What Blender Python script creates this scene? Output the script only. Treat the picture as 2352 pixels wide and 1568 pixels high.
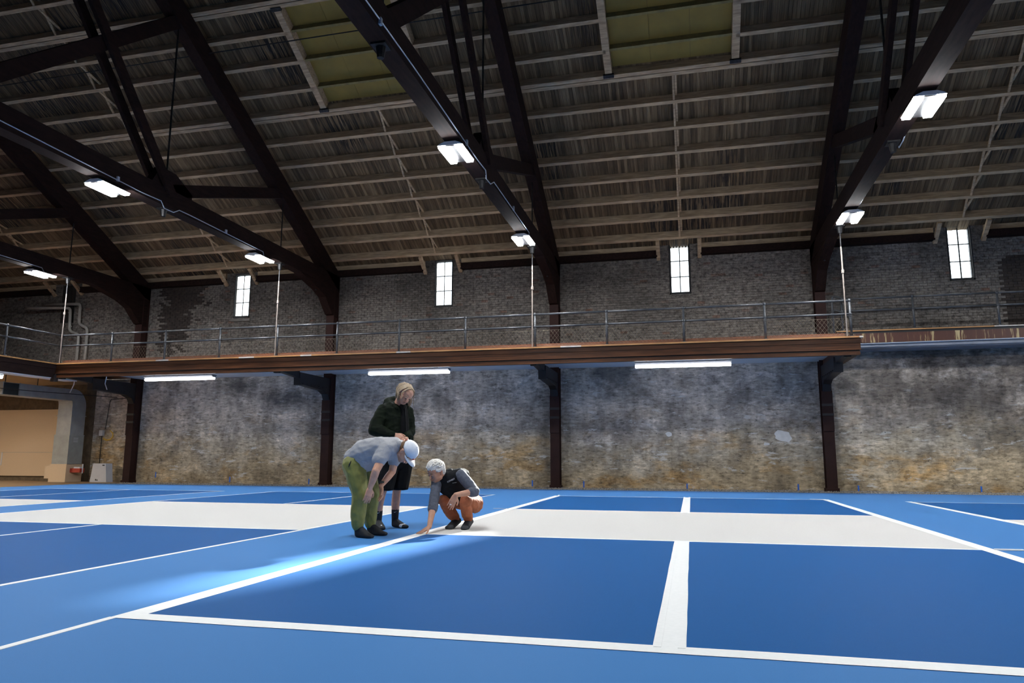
import bpy, bmesh, math, random
import numpy as np
from mathutils import Vector, Matrix, noise as mnoise

for o in list(bpy.data.objects):
    bpy.data.objects.remove(o)
sc = bpy.context.scene
COL = sc.collection
rnd = random.Random(7)
V = Vector

# ------------------------------------------------------------------ camera, world, sun, exposure
PI_, YA, RO = .1589, .2398, .0024
fw = V((-math.sin(YA)*math.cos(PI_), math.cos(YA)*math.cos(PI_), math.sin(PI_)))
rt = V((math.cos(YA), math.sin(YA), 0)); up = rt.cross(fw)
r2 = rt*math.cos(RO)+up*math.sin(RO); u2 = up*math.cos(RO)-rt*math.sin(RO)
cam = bpy.data.cameras.new('camera'); camo = bpy.data.objects.new('camera', cam); COL.objects.link(camo)
camo.matrix_world = Matrix(((r2.x, u2.x, -fw.x, .085), (r2.y, u2.y, -fw.y, -10.2639), (r2.z, u2.z, -fw.z, .8651), (0, 0, 0, 1)))
cam.sensor_width = 36; cam.lens = 1667.9/2352*36; cam.clip_end = 200; cam.clip_start = .05
sc.camera = camo

w = bpy.data.worlds.new('sky'); sc.world = w; w.use_nodes = True
bg = w.node_tree.nodes['Background']; bg.inputs[0].default_value = (.86, .93, 1, 1); bg.inputs[1].default_value = 5.0

SUN_EL = math.radians(22.0)
sd = V((-.170*math.cos(SUN_EL), -.985*math.cos(SUN_EL), -math.sin(SUN_EL)))
sun = bpy.data.lights.new('sun', 'SUN'); sun.energy = 52; sun.angle = math.radians(2.2); sun.color = (1, .97, .92)
suno = bpy.data.objects.new('sun', sun); COL.objects.link(suno); suno.location = (8, 40, 25)
suno.rotation_euler = sd.to_track_quat('-Z', 'Y').to_euler()

LAMP = 330.0       # radiance of the high bay strips
STRIP = 24.0       # radiance of the strip lights under the balcony
sc.view_settings.view_transform = 'Standard'; sc.view_settings.look = 'None'
sc.view_settings.exposure = 0.0; sc.view_settings.gamma = 1.0
try: sc.view_settings.use_curve_mapping = False
except Exception: pass

# plan of the hall (metres): X along the far wall, Y towards it
WY = 12.0; YB = -15.2; XL = -26.9; XR = 14.2
BAYS = [-19.2, -11.6, -3.93, 3.84]
SL = .545; Z0 = 13.6                    # underside of the purlins: z = Z0 - SL*y
def zr(y): return Z0 - SL*y
RY = -1.6                               # ridge
LAMP_Y = [7.45, 1.85, -3.75, -9.35]
def area(loc, sx, sy, watts, color=(.93, .97, 1)):
    l = bpy.data.lights.new('lamp', 'AREA'); l.shape = 'RECTANGLE'; l.size = sx; l.size_y = sy; l.energy = watts; l.color = color
    o = bpy.data.objects.new('lamp', l); COL.objects.link(o); o.location = loc
    return o
LED_W = LAMP*math.pi*.24
for x in BAYS+[11.5]:                   # the lamps along the tie beams that stand outside the frame
    for y in LAMP_Y:
        if x == 11.5 or y < 0 or (x < -15 and y < 5):
            area((x, y, 6.40), .46, .72, LED_W*(.42 if y < -6 else .15 if x < -15 else .9 if y < 0 else 1))
area((-24.0, 6.0, 2.95), 2.4, .15, 330, (1, .88, .70))
area((-24.0, 0.0, 2.95), 2.4, .15, 330, (1, .88, .70))

# ------------------------------------------------------------------ materials
def new_mat(name):
    m = bpy.data.materials.new(name); m.use_nodes = True
    return m, m.node_tree.nodes, m.node_tree.links, m.node_tree.nodes['Principled BSDF']
def ramp(N, stops):
    r = N.new('ShaderNodeValToRGB'); e = r.color_ramp.elements
    while len(e) < len(stops): e.new(.5)
    for q, (p, c) in zip(e, stops):
        q.position = p; q.color = (*c, 1) if len(c) == 3 else c
    return r
def noise_tex(N, L, scale, stretch=(1, 1, 1), detail=4, rough=.6, dist=0):
    g = N.new('ShaderNodeNewGeometry'); mp = N.new('ShaderNodeMapping'); mp.inputs['Scale'].default_value = stretch
    t = N.new('ShaderNodeTexNoise'); t.inputs['Scale'].default_value = scale; t.inputs['Detail'].default_value = detail
    t.inputs['Roughness'].default_value = rough; t.inputs['Distortion'].default_value = dist
    L.new(g.outputs['Position'], mp.inputs[0]); L.new(mp.outputs[0], t.inputs['Vector'])
    return t.outputs['Fac']
def mix(N, L, a, b, fac, mode='MIX'):
    m = N.new('ShaderNodeMix'); m.data_type = 'RGBA'; m.blend_type = mode
    for s, v in ((m.inputs[6], a), (m.inputs[7], b), (m.inputs[0], fac)):
        if isinstance(v, (int, float)): s.default_value = v
        elif isinstance(v, tuple): s.default_value = (*v, 1)
        else: L.new(v, s)
    return m.outputs[2]
def pm(name, c1, c2=None, scale=6, rough=.7, metal=0, bump=0, stretch=(1, 1, 1), lo=.35, hi=.65, detail=4, spec=None, sheen=0):
    m, N, L, P = new_mat(name)
    P.inputs['Roughness'].default_value = rough; P.inputs['Metallic'].default_value = metal
    if spec is not None: P.inputs['Specular IOR Level'].default_value = spec
    if sheen: P.inputs['Sheen Weight'].default_value = sheen; P.inputs['Sheen Roughness'].default_value = .3
    if c2 is None: c2 = tuple(v*.8 for v in c1)
    f = noise_tex(N, L, scale, stretch, detail)
    r = ramp(N, [(lo, c1), (hi, c2)]); L.new(f, r.inputs[0]); L.new(r.outputs[0], P.inputs['Base Color'])
    if bump:
        b = N.new('ShaderNodeBump'); b.inputs['Strength'].default_value = bump; b.inputs['Distance'].default_value = .01
        L.new(f, b.inputs['Height']); L.new(b.outputs[0], P.inputs['Normal'])
    return m
def emit(name, c, s):
    m, N, L, P = new_mat(name); P.inputs['Base Color'].default_value = (.8, .8, .8, 1)
    P.inputs['Emission Color'].default_value = (*c, 1); P.inputs['Emission Strength'].default_value = s
    return m
def srgb(r, g, b):
    f = lambda v: (v/255/12.92 if v/255 <= .04045 else ((v/255+.055)/1.055)**2.4)
    return (f(r), f(g), f(b))

M = {}
M['court_light'] = pm('light_blue_acrylic', (.062, .215, .51), (.054, .193, .465), 260, .55, bump=.1, spec=.022, sheen=.09)
M['court_dark'] = pm('dark_blue_acrylic', (.012, .108, .325), (.008, .092, .29), 260, .55, bump=.1, spec=.022, sheen=.09)
M['kitchen'] = pm('sand_acrylic', (.62, .605, .58), (.59, .575, .55), 40, .7, bump=.05)
M['line'] = pm('white_line_paint', (.88, .88, .865), (.84, .845, .83), 30, .6)
M['tan_floor'] = pm('tan_floor', (.36, .25, .15), (.28, .19, .11), 3, .6)
M['slab'] = pm('slab', (.2, .19, .17), (.15, .14, .13), 3, .9)
M['gravel'] = pm('gravel', (.36, .33, .29), (.10, .095, .09), 22, .9, detail=2)
M['truss'] = pm('dark_brown_timber', (.022, .011, .009), (.012, .006, .005), 5, .85, spec=.15, stretch=(3, .6, 3))
M['iron'] = pm('black_iron', (.012, .012, .013), (.03, .03, .032), 18, .45, .6)
M['column'] = pm('maroon_column_paint', (.036, .015, .012), (.024, .010, .009), 3, .7, spec=.2)
M['column_dark'] = pm('dark_column_band', (.012, .009, .010), (.016, .011, .011), 3, .5)
M['purlin'] = pm('whitewashed_purlin', (.50, .37, .235), (.28, .20, .125), 5, .85, stretch=(.5, 4, 4), bump=.1)
M['board_ceiling'] = pm('white_soffit', (.78, .80, .84), (.72, .74, .78), 2, .6)
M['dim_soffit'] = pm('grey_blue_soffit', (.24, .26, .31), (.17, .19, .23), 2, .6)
M['tan_ceiling'] = pm('tan_soffit', (.42, .30, .18), (.36, .26, .16), 1.5, .7)
M['skypanel'] = pm('ochre_panel', (.22, .155, .028), (.185, .13, .024), 2, .7)
M['cap'] = pm('orange_brown_plank', (.52, .27, .10), (.36, .17, .06), 4, .45, stretch=(.6, 3, 3))
M['cap_grey'] = pm('grey_bare_plank', (.60, .54, .48), (.46, .41, .36), 8, .6)
M['fascia'] = pm('varnished_brown_fascia', (.125, .045, .017), (.04, .015, .007), 3.2, .5, spec=.25, stretch=(.35, 5, 9), detail=6)
M['fascia_drip'] = None
M['kick'] = pm('red_brown_board', (.22, .075, .035), (.15, .05, .025), 6, .55, stretch=(.5, 3, 3))
M['pipe'] = pm('grey_rail_paint', (.040, .043, .048), (.070, .074, .082), 9, .38, .0)
M['rod'] = pm('pale_rod', (.26, .21, .18), (.18, .15, .13), 9, .6)
M['wire'] = pm('galvanised_wire', (.28, .235, .17), (.19, .16, .12), 9, .45, .4)
M['white_metal'] = pm('white_metal', (.75, .76, .78), (.70, .71, .74), 5, .4)
M['housing_grey'] = pm('strip_housing', (.20, .205, .22), (.18, .185, .20), 5, .5)
M['lens'] = emit('led_strip', (.95, .975, 1), LAMP)
M['tube'] = emit('strip_light_lens', (.97, .98, 1), STRIP)
M['conduit'] = pm('galvanised_conduit', (.52, .57, .66), (.42, .47, .55), 12, .35, .3)
M['black_wire'] = pm('black_cable', (.01, .01, .01), (.016, .016, .016), 12, .6)
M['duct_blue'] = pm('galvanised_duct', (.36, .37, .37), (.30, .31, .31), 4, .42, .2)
M['duct_grey'] = pm('galvanised_duct_grey', (.33, .35, .34), (.28, .29, .28), 4, .5, .15)  # even grey metal for the lower riser, flanges and panel joint
M['duct_dark'] = pm('duct_mouth', (.012, .02, .022), (.01, .014, .016), 4, .6)
M['panel'] = pm('beige_wallboard', (.62, .47, .32), (.58, .44, .30), 60, .75)
M['vent_pipe'] = pm('grey_vent_pipe', (.30, .29, .27), (.24, .23, .215), 5, .6)
M['tape'] = pm('blue_tape', (.03, .15, .62), (.025, .12, .5), 20, .6)
M['box_white'] = pm('white_board', (.55, .55, .58), (.5, .5, .53), 3, .5)
M['red'] = pm('red_paint', (.42, .045, .02), (.32, .03, .015), 8, .45)
M['yellow'] = pm('yellow_hose', (.6, .36, .03), (.5, .3, .03), 8, .5)
M['black_print'] = pm('black_print', (.02, .02, .025), (.02, .02, .025), 8, .6)
M['win_frame'] = pm('dark_window_frame', (.018, .02, .022), (.012, .013, .014), 8, .55)
M['sill'] = pm('concrete_sill', (.20, .19, .175), (.15, .14, .13), 6, .85)
M['boarded'] = pm('dark_window_boarding', (.02, .017, .015), (.012, .011, .01), 5, .8)
M['plaster'] = pm('plaster_patch', (.66, .66, .66), (.58, .58, .58), 9, .85)
# people
M['skin'] = pm('skin', (.62, .35, .25), (.54, .28, .20), 14, .5, spec=.35)
M['skin_tan'] = pm('tanned_skin', (.56, .30, .20), (.48, .24, .155), 14, .5, spec=.35)
M['skin_red'] = pm('ruddy_skin', (.68, .365, .24), (.58, .285, .18), 14, .5, spec=.35)
M['lips'] = pm('lips', (.40, .19, .14), (.36, .16, .12), 30, .45)
M['eye'] = pm('eye', (.26, .22, .2), (.22, .19, .17), 30, .2)
M['iris'] = pm('iris', (.03, .03, .03), (.02, .02, .02), 30, .2)
M['tee'] = pm('grey_tee', (.375, .375, .395), (.33, .33, .35), 60, .85)
M['green'] = pm('olive_green_trousers', (.215, .215, .053), (.165, .17, .04), 12, .5)
M['sock'] = pm('black_sock', (.012, .013, .017), (.018, .019, .024), 60, .85)
M['sock_grey'] = pm('charcoal_sock', (.045, .048, .055), (.03, .032, .038), 60, .85)
M['white_cloth'] = pm('white_cap_cloth', (.80, .82, .86), (.72, .74, .79), 30, .8)
M['hair_brown'] = pm('brown_hair', (.20, .105, .045), (.11, .055, .025), 50, .6, stretch=(1, 1, 3))
M['hair_blond'] = pm('grey_blond_hair', (.46, .345, .225), (.32, .225, .14), 34, .5, stretch=(5, 5, 1))
M['hair_white'] = pm('white_hair', (.92, .89, .84), (.74, .70, .64), 55, .6)
M['jacket'] = pm('dark_green_jacket', (.0075, .0125, .006), (.004, .0065, .004), 12, .75, spec=.1)
M['jacket_in'] = pm('black_inner_jacket', (.004, .004, .005), (.006, .006, .007), 12, .7, spec=.15)
M['shorts'] = pm('black_shorts', (.005, .0055, .0065), (.007, .0075, .009), 15, .8, spec=.12)
M['vest'] = pm('black_vest', (.006, .007, .009), (.009, .010, .0125), 20, .75, spec=.15)
M['shirt'] = pm('slate_blue_shirt', (.085, .095, .13), (.062, .072, .10), 30, .8)
M['rust'] = pm('rust_trousers', (.36, .105, .042), (.29, .08, .03), 25, .75)
M['watch'] = pm('dark_strap', (.02, .022, .015), (.03, .03, .02), 30, .5)

def roof_material():
    m, N, L, P = new_mat('whitewashed_roof_boards'); P.inputs['Roughness'].default_value = .9
    g = N.new('ShaderNodeNewGeometry'); sep = N.new('ShaderNodeSeparateXYZ'); L.new(g.outputs['Position'], sep.inputs[0])
    dv = N.new('ShaderNodeMath'); dv.operation = 'DIVIDE'; dv.inputs[1].default_value = .091; L.new(sep.outputs[0], dv.inputs[0])
    fl = N.new('ShaderNodeMath'); fl.operation = 'FLOOR'; L.new(dv.outputs[0], fl.inputs[0])
    wn = N.new('ShaderNodeTexWhiteNoise'); wn.noise_dimensions = '1D'; L.new(fl.outputs[0], wn.inputs['W'])
    tone = ramp(N, [(0, (.098, .066, .034)), (.55, (.145, .100, .054)), (1, (.23, .163, .092))]); L.new(wn.outputs['Value'], tone.inputs[0])
    st = noise_tex(N, L, 1.0, (14, .9, .9), 5, .65)
    rs = ramp(N, [(.40, (.42, .36, .32)), (.58, (1, 1, 1))]); L.new(st, rs.inputs[0])
    c = mix(N, L, tone.outputs[0], rs.outputs[0], .8, 'MULTIPLY')
    # leak stains: dark weathered streaks in the middle of some bays
    big = noise_tex(N, L, .42, (1, .5, .5), 2, .5); fine = noise_tex(N, L, 1.0, (26, 1.2, 1.2), 3, .6)
    rb = ramp(N, [(.50, (0, 0, 0)), (.62, (1, 1, 1))]); L.new(big, rb.inputs[0])
    rf = ramp(N, [(.47, (0, 0, 0)), (.54, (1, 1, 1))]); L.new(fine, rf.inputs[0])
    mk = mix(N, L, rb.outputs[0], rf.outputs[0], 1.0, 'MULTIPLY')
    c = mix(N, L, c, (.016, .012, .010), mk)
    L.new(c, P.inputs['Base Color'])
    return m
M['roof'] = roof_material()

def concrete_material():
    m, N, L, P = new_mat('stained_shaded_board_concrete'); P.inputs['Roughness'].default_value = .88
    g = N.new('ShaderNodeNewGeometry'); sep = N.new('ShaderNodeSeparateXYZ'); L.new(g.outputs['Position'], sep.inputs[0])
    hz = N.new('ShaderNodeMapRange'); hz.inputs[1].default_value = .2; hz.inputs[2].default_value = 2.6; L.new(sep.outputs[2], hz.inputs[0])
    blot = noise_tex(N, L, .55, (1, 1, 1.3), 5, .62); 
    ad = N.new('ShaderNodeMath'); ad.operation = 'MULTIPLY_ADD'; ad.inputs[1].default_value = 1.5; L.new(blot, ad.inputs[0])
    sb = N.new('ShaderNodeMath'); sb.operation = 'SUBTRACT'; sb.inputs[1].default_value = .75; L.new(hz.outputs[0], sb.inputs[0]); L.new(sb.outputs[0], ad.inputs[2])
    base = ramp(N, [(.1, (.50, .39, .25)), (.42, (.46, .395, .305)), (.7, (.55, .485, .42)), (1, (.60, .52, .44))]); L.new(ad.outputs[0], base.inputs[0])
    n1 = noise_tex(N, L, 1.1, (1, 1, .8), 7, .68); r1 = ramp(N, [(.36, (.34, .34, .36)), (.58, (1, 1, 1))]); L.new(n1, r1.inputs[0])
    c = mix(N, L, base.outputs[0], r1.outputs[0], .85, 'MULTIPLY')
    n2 = noise_tex(N, L, 9, (.55, 1, 1.6), 6, .7); r2_ = ramp(N, [(.33, (.22, .215, .21)), (.47, (.9, .9, .9)), (.58, (1.15, 1.15, 1.15)), (.70, (1.75, 1.75, 1.75))]); L.new(n2, r2_.inputs[0])
    c = mix(N, L, c, r2_.outputs[0], .8, 'MULTIPLY')
    n3 = noise_tex(N, L, 1.0, (5, 5, .7), 5, .65); r3 = ramp(N, [(.40, (.72, .72, .72)), (.56, (1, 1, 1))]); L.new(n3, r3.inputs[0])
    c = mix(N, L, c, r3.outputs[0], .6, 'MULTIPLY')
    lo_ = N.new('ShaderNodeMapRange'); lo_.inputs[1].default_value = 2.6; lo_.inputs[2].default_value = .9; L.new(sep.outputs[2], lo_.inputs[0])
    n6 = noise_tex(N, L, .8, (.8, 1, 1.7), 6, .66); r6 = ramp(N, [(.52, (0, 0, 0)), (.63, (1, 1, 1))]); L.new(n6, r6.inputs[0])
    c = mix(N, L, c, mix(N, L, c, (.95, .74, .46), .85, 'MULTIPLY'), mix(N, L, (0, 0, 0), r6.outputs[0], lo_.outputs[0]))
    n7 = noise_tex(N, L, 1.3, (.7, 1, 1.5), 7, .74, .6); r7 = ramp(N, [(.55, (0, 0, 0)), (.575, (1, 1, 1))]); L.new(n7, r7.inputs[0])
    c = mix(N, L, c, mix(N, L, c, (1.32, 1.34, 1.38), 1.0, 'MULTIPLY'), r7.outputs[0])
    n4 = noise_tex(N, L, 3.2, (.6, 1, 2.4), 6, .72); r4 = ramp(N, [(.60, (0, 0, 0)), (.64, (1, 1, 1))]); L.new(n4, r4.inputs[0])
    c = mix(N, L, c, (.62, .61, .59), mix(N, L, (0, 0, 0), r4.outputs[0], .75))
    n8 = noise_tex(N, L, 2.1, (1, 1, 1.2), 7, .76, .4); r8 = ramp(N, [(.36, (.30, .30, .30)), (.41, (1, 1, 1))]); L.new(n8, r8.inputs[0])
    c = mix(N, L, c, r8.outputs[0], .5, 'MULTIPLY')
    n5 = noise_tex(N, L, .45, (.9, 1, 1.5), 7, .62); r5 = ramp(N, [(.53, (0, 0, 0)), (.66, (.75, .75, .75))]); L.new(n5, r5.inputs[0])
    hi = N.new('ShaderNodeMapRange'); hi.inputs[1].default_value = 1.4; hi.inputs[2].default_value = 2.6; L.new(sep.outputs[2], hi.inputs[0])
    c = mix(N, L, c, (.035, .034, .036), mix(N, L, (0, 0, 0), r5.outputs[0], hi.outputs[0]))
    gx = N.new('ShaderNodeMapRange'); gx.inputs[1].default_value = 3.9; gx.inputs[2].default_value = 5.5; L.new(sep.outputs[0], gx.inputs[0])  # upper right bay darkened: stains, plus shade below the walkway painted in
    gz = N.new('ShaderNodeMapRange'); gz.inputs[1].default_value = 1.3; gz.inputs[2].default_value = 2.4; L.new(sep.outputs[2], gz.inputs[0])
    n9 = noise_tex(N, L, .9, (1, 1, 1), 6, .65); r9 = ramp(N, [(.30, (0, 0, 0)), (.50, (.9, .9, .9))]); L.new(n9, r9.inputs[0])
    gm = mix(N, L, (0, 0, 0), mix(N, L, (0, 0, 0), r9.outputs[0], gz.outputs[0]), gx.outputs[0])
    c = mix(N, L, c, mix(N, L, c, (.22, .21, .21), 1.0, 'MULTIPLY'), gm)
    L.new(c, P.inputs['Base Color'])
    b = N.new('ShaderNodeBump'); b.inputs['Strength'].default_value = .35; b.inputs['Distance'].default_value = .02
    L.new(n2, b.inputs['Height']); L.new(b.outputs[0], P.inputs['Normal'])
    return m
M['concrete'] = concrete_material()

def brick_material(dark=1.0):
    m, N, L, P = new_mat('worn_painted_brick'); P.inputs['Roughness'].default_value = .9
    g = N.new('ShaderNodeNewGeometry'); rn = N.new('ShaderNodeMapping'); rn.inputs['Scale'].default_value = (4.7, 0, 13.3); L.new(g.outputs['Position'], rn.inputs[0])
    sn = N.new('ShaderNodeVectorMath'); sn.operation = 'FLOOR'; L.new(rn.outputs[0], sn.inputs[0])
    wn = N.new('ShaderNodeTexWhiteNoise'); wn.noise_dimensions = '3D'; L.new(sn.outputs[0], wn.inputs['Vector'])
    paint = ramp(N, [(0, (.14, .125, .112)), (.2, (.18, .163, .148)), (.9, (.205, .187, .17)), (.97, (.20, .17, .15)), (1, (.17, .10, .075))]); L.new(wn.outputs['Value'], paint.inputs[0])
    n1 = noise_tex(N, L, 7, (1, 1, 1.5), 8, .8); r1 = ramp(N, [(.40, (.13, .125, .12)), (.50, (.8, .8, .8)), (.62, (1.35, 1.35, 1.35))]); L.new(n1, r1.inputs[0])
    c = mix(N, L, paint.outputs[0], r1.outputs[0], .85, 'MULTIPLY')
    n2 = noise_tex(N, L, .35, (1, 1, 1), 4, .6); r2_ = ramp(N, [(.36, (.45, .45, .45)), (.6, (1.15, 1.15, 1.15))]); L.new(n2, r2_.inputs[0])
    c = mix(N, L, c, r2_.outputs[0], .8, 'MULTIPLY')
    L.new(c, P.inputs['Base Color'])
    return m
M['brick'] = brick_material()
M['bare_brick'] = pm('bare_dark_brick', (.050, .038, .033), (.016, .013, .012), 9, .9)
M['mortar'] = pm('dark_mortar', (.115, .105, .095), (.06, .055, .05), 12, .95)
def drip_material():
    m, N, L, P = new_mat('paint_dripped_fascia'); P.inputs['Roughness'].default_value = .5
    f = noise_tex(N, L, 1.0, (7, .3, .5), 4, .75)
    r = ramp(N, [(.47, (.075, .024, .014)), (.55, (.09, .03, .016)), (.60, (.44, .33, .16)), (.75, (.5, .4, .22))]); L.new(f, r.inputs[0]); L.new(r.outputs[0], P.inputs['Base Color'])
    return m
M['fascia_drip'] = drip_material()
def glass_material():
    m, N, L, P = new_mat('thin_window_glass')
    t = N.new('ShaderNodeBsdfTransparent'); t.inputs[0].default_value = (.95, .97, .97, 1)
    g = N.new('ShaderNodeBsdfGlossy'); g.inputs['Roughness'].default_value = .05
    mx = N.new('ShaderNodeMixShader'); mx.inputs[0].default_value = .06
    L.new(t.outputs[0], mx.inputs[1]); L.new(g.outputs[0], mx.inputs[2]); L.new(mx.outputs[0], N['Material Output'].inputs[0])
    return m
M['glass'] = glass_material()

# ------------------------------------------------------------------ geometry helpers
ORG = {}
def link(o, parent=None, origin=None):
    COL.objects.link(o)
    if parent is not None:
        o.parent = parent; ORG[o.name] = ORG[parent.name]
    else:
        ORG[o.name] = V(origin or (0, 0, 0)); o.location = ORG[o.name]
    return o
class MB:
    """collects vertices and faces in world metres, builds one mesh object"""
    def __init__(s): s.v = []; s.f = []
    def add(s, vs, fs):
        k = len(s.v); s.v += [tuple(p) for p in vs]; s.f += [tuple(i+k for i in f) for f in fs]; return s
    def box(s, a, b):
        (x0, y0, z0), (x1, y1, z1) = a, b
        return s.add([(x0, y0, z0), (x1, y0, z0), (x1, y1, z0), (x0, y1, z0), (x0, y0, z1), (x1, y0, z1), (x1, y1, z1), (x0, y1, z1)],
                     [(0, 3, 2, 1), (4, 5, 6, 7), (0, 1, 5, 4), (1, 2, 6, 5), (2, 3, 7, 6), (3, 0, 4, 7)])
    def beam(s, p, q, wx, wz, upv=(0, 0, 1)):
        p, q = V(p), V(q); d = (q-p).normalized(); a = d.cross(V(upv))
        if a.length < 1e-4: a = V((1, 0, 0))
        a.normalize(); b = a.cross(d); vs = []
        for e in (p, q):
            for sa, sb in ((-1, -1), (1, -1), (1, 1), (-1, 1)): vs.append(e+a*sa*wx/2+b*sb*wz/2)
        return s.add(vs, [(0, 1, 2, 3), (7, 6, 5, 4), (0, 4, 5, 1), (1, 5, 6, 2), (2, 6, 7, 3), (3, 7, 4, 0)])
    def tube(s, pts, r, n=8, cap=True):
        pts = [V(p) for p in pts]; k = len(s.v); prev = None; rr = r if isinstance(r, (list, tuple)) else [r]*len(pts)
        for i, p in enumerate(pts):
            d = (pts[min(i+1, len(pts)-1)]-pts[max(i-1, 0)]).normalized()
            if prev is None:
                a = d.cross(V((0, 0, 1)));
                if a.length < 1e-3: a = d.cross(V((0, 1, 0)))
            else: a = prev-d*prev.dot(d)
            a.normalize(); prev = a; b = d.cross(a)
            for j in range(n):
                t = 2*math.pi*j/n; s.v.append(tuple(p+(a*math.cos(t)+b*math.sin(t))*rr[i]))
        for i in range(len(pts)-1):
            for j in range(n):
                s.f.append((k+i*n+j, k+i*n+(j+1) % n, k+(i+1)*n+(j+1) % n, k+(i+1)*n+j))
        if cap:
            s.f.append(tuple(k+j for j in range(n))[::-1]); e = k+(len(pts)-1)*n; s.f.append(tuple(e+j for j in range(n)))
        return s
    def prism(s, poly, axis, a, b):
        """extrude a 2D polygon along an axis (0: x with (y,z), 1: y with (x,z), 2: z with (x,y))"""
        n = len(poly); vs = []
        for c in (a, b):
            for u, v in poly: vs.append({0: (c, u, v), 1: (u, c, v), 2: (u, v, c)}[axis])
        fs = [tuple(range(n)), tuple(range(2*n-1, n-1, -1))]+[(i, i+n, (i+1) % n+n, (i+1) % n) for i in range(n)]
        return s.add(vs, fs)
    def ball(s, c, r, n=8, m=6):
        k = len(s.v); c = V(c); r = (r, r, r) if not isinstance(r, tuple) else r
        for i in range(m+1):
            t = math.pi*i/m
            for j in range(n):
                p = 2*math.pi*j/n; s.v.append((c.x+r[0]*math.sin(t)*math.cos(p), c.y+r[1]*math.sin(t)*math.sin(p), c.z+r[2]*math.cos(t)))
        for i in range(m):
            for j in range(n): s.f.append((k+i*n+j, k+(i+1)*n+j, k+(i+1)*n+(j+1) % n, k+i*n+(j+1) % n))
        return s
    def mesh(s, name, mat, org=V((0, 0, 0)), smooth=False):
        me = bpy.data.meshes.new(name); me.from_pydata([tuple(V(p)-org) for p in s.v], [], s.f)
        bm = bmesh.new(); bm.from_mesh(me); bmesh.ops.remove_doubles(bm, verts=bm.verts, dist=1e-6) if len(s.v) < 3000 else None
        bmesh.ops.recalc_face_normals(bm, faces=bm.faces); bm.to_mesh(me); bm.free()
        me.materials.append(mat if not isinstance(mat, str) else M[mat])
        if smooth:
            for p in me.polygons: p.use_smooth = True
        return me
    def build(s, name, mat, parent=None, origin=(0, 0, 0), smooth=False, kind=None):
        org = ORG[parent.name] if parent is not None else V(origin)
        o = bpy.data.objects.new(name, s.mesh(name, mat, org, smooth)); link(o, parent, origin)
        if kind: o['kind'] = kind
        return o
def thing(name, label, cat, loc=(0, 0, 0), group=None, kind=None):
    o = bpy.data.objects.new(name, None); o.empty_display_size = .1; link(o, None, loc)
    if label: o['label'] = label
    if cat: o['category'] = cat
    if group: o['group'] = group
    if kind: o['kind'] = kind
    return o
def tag(o, label, cat, group=None):
    o['label'] = label; o['category'] = cat
    if group: o['group'] = group
    return o
def struct(name, loc=(0, 0, 0)):
    o = bpy.data.objects.new(name, None); link(o, None, loc); o['kind'] = 'structure'; return o
def inst(src, parent, loc):
    o = src.copy(); COL.objects.link(o); o.parent = parent; o.location = loc; return o

# ------------------------------------------------------------------ floor and courts
floor = MB().box((XL, YB, -.25), (XR, WY+.6, -.05)).build('floor', 'slab'); floor['kind'] = 'structure'
MB().box((-19.25, YB, -.05), (XR, 10.05, 0)).build('court_surface', 'court_light', floor)
MB().box((XL, YB, -.05), (-19.25, WY, -.004)).build('side_floor', 'tan_floor', floor)
def rect(name, mat, x0, x1, y0, y1, z):
    return MB().box((x0, y0, -.01), (x1, y1, z)).build(name, mat, floor)
def ragged_line(x0, x1, y0, y1, z, jag, along):
    """line left between masking strips: slightly uneven edges"""
    mb = MB(); n = max(2, int(max(x1-x0, y1-y0)/.28)); a = []; b = []
    for i in range(n+1):
        t = i/n; j1 = rnd.uniform(-jag, jag); j2 = rnd.uniform(-jag, jag)
        if along == 'x': a.append((x0+(x1-x0)*t, y0+j1)); b.append((x0+(x1-x0)*t, y1+j2))
        else: a.append((x0+j1, y0+(y1-y0)*t)); b.append((x1+j2, y0+(y1-y0)*t))
    poly = a+b[::-1]; n2 = len(poly)
    vs = [(p[0], p[1], z) for p in poly]
    k = len(a); fs = [(i, i+1, n2-2-i, n2-1-i) for i in range(k-1)]
    return mb.add(vs, fs).build('court_line', 'line', floor)
courts = [((-17.2, -14.56, -11.74), (-6.7, -2.1, 2.15, 6.62)), ((-10.31, -7.40, -4.515), (-6.7, -2.1, 2.27, 6.79)),
          ((-2.955, -.045, 2.83), (-6.69, -2.16, 2.13, 6.67)), ((4.37, 7.25, 10.13), (-6.7, -2.2, 1.83, 6.28))]
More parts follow.
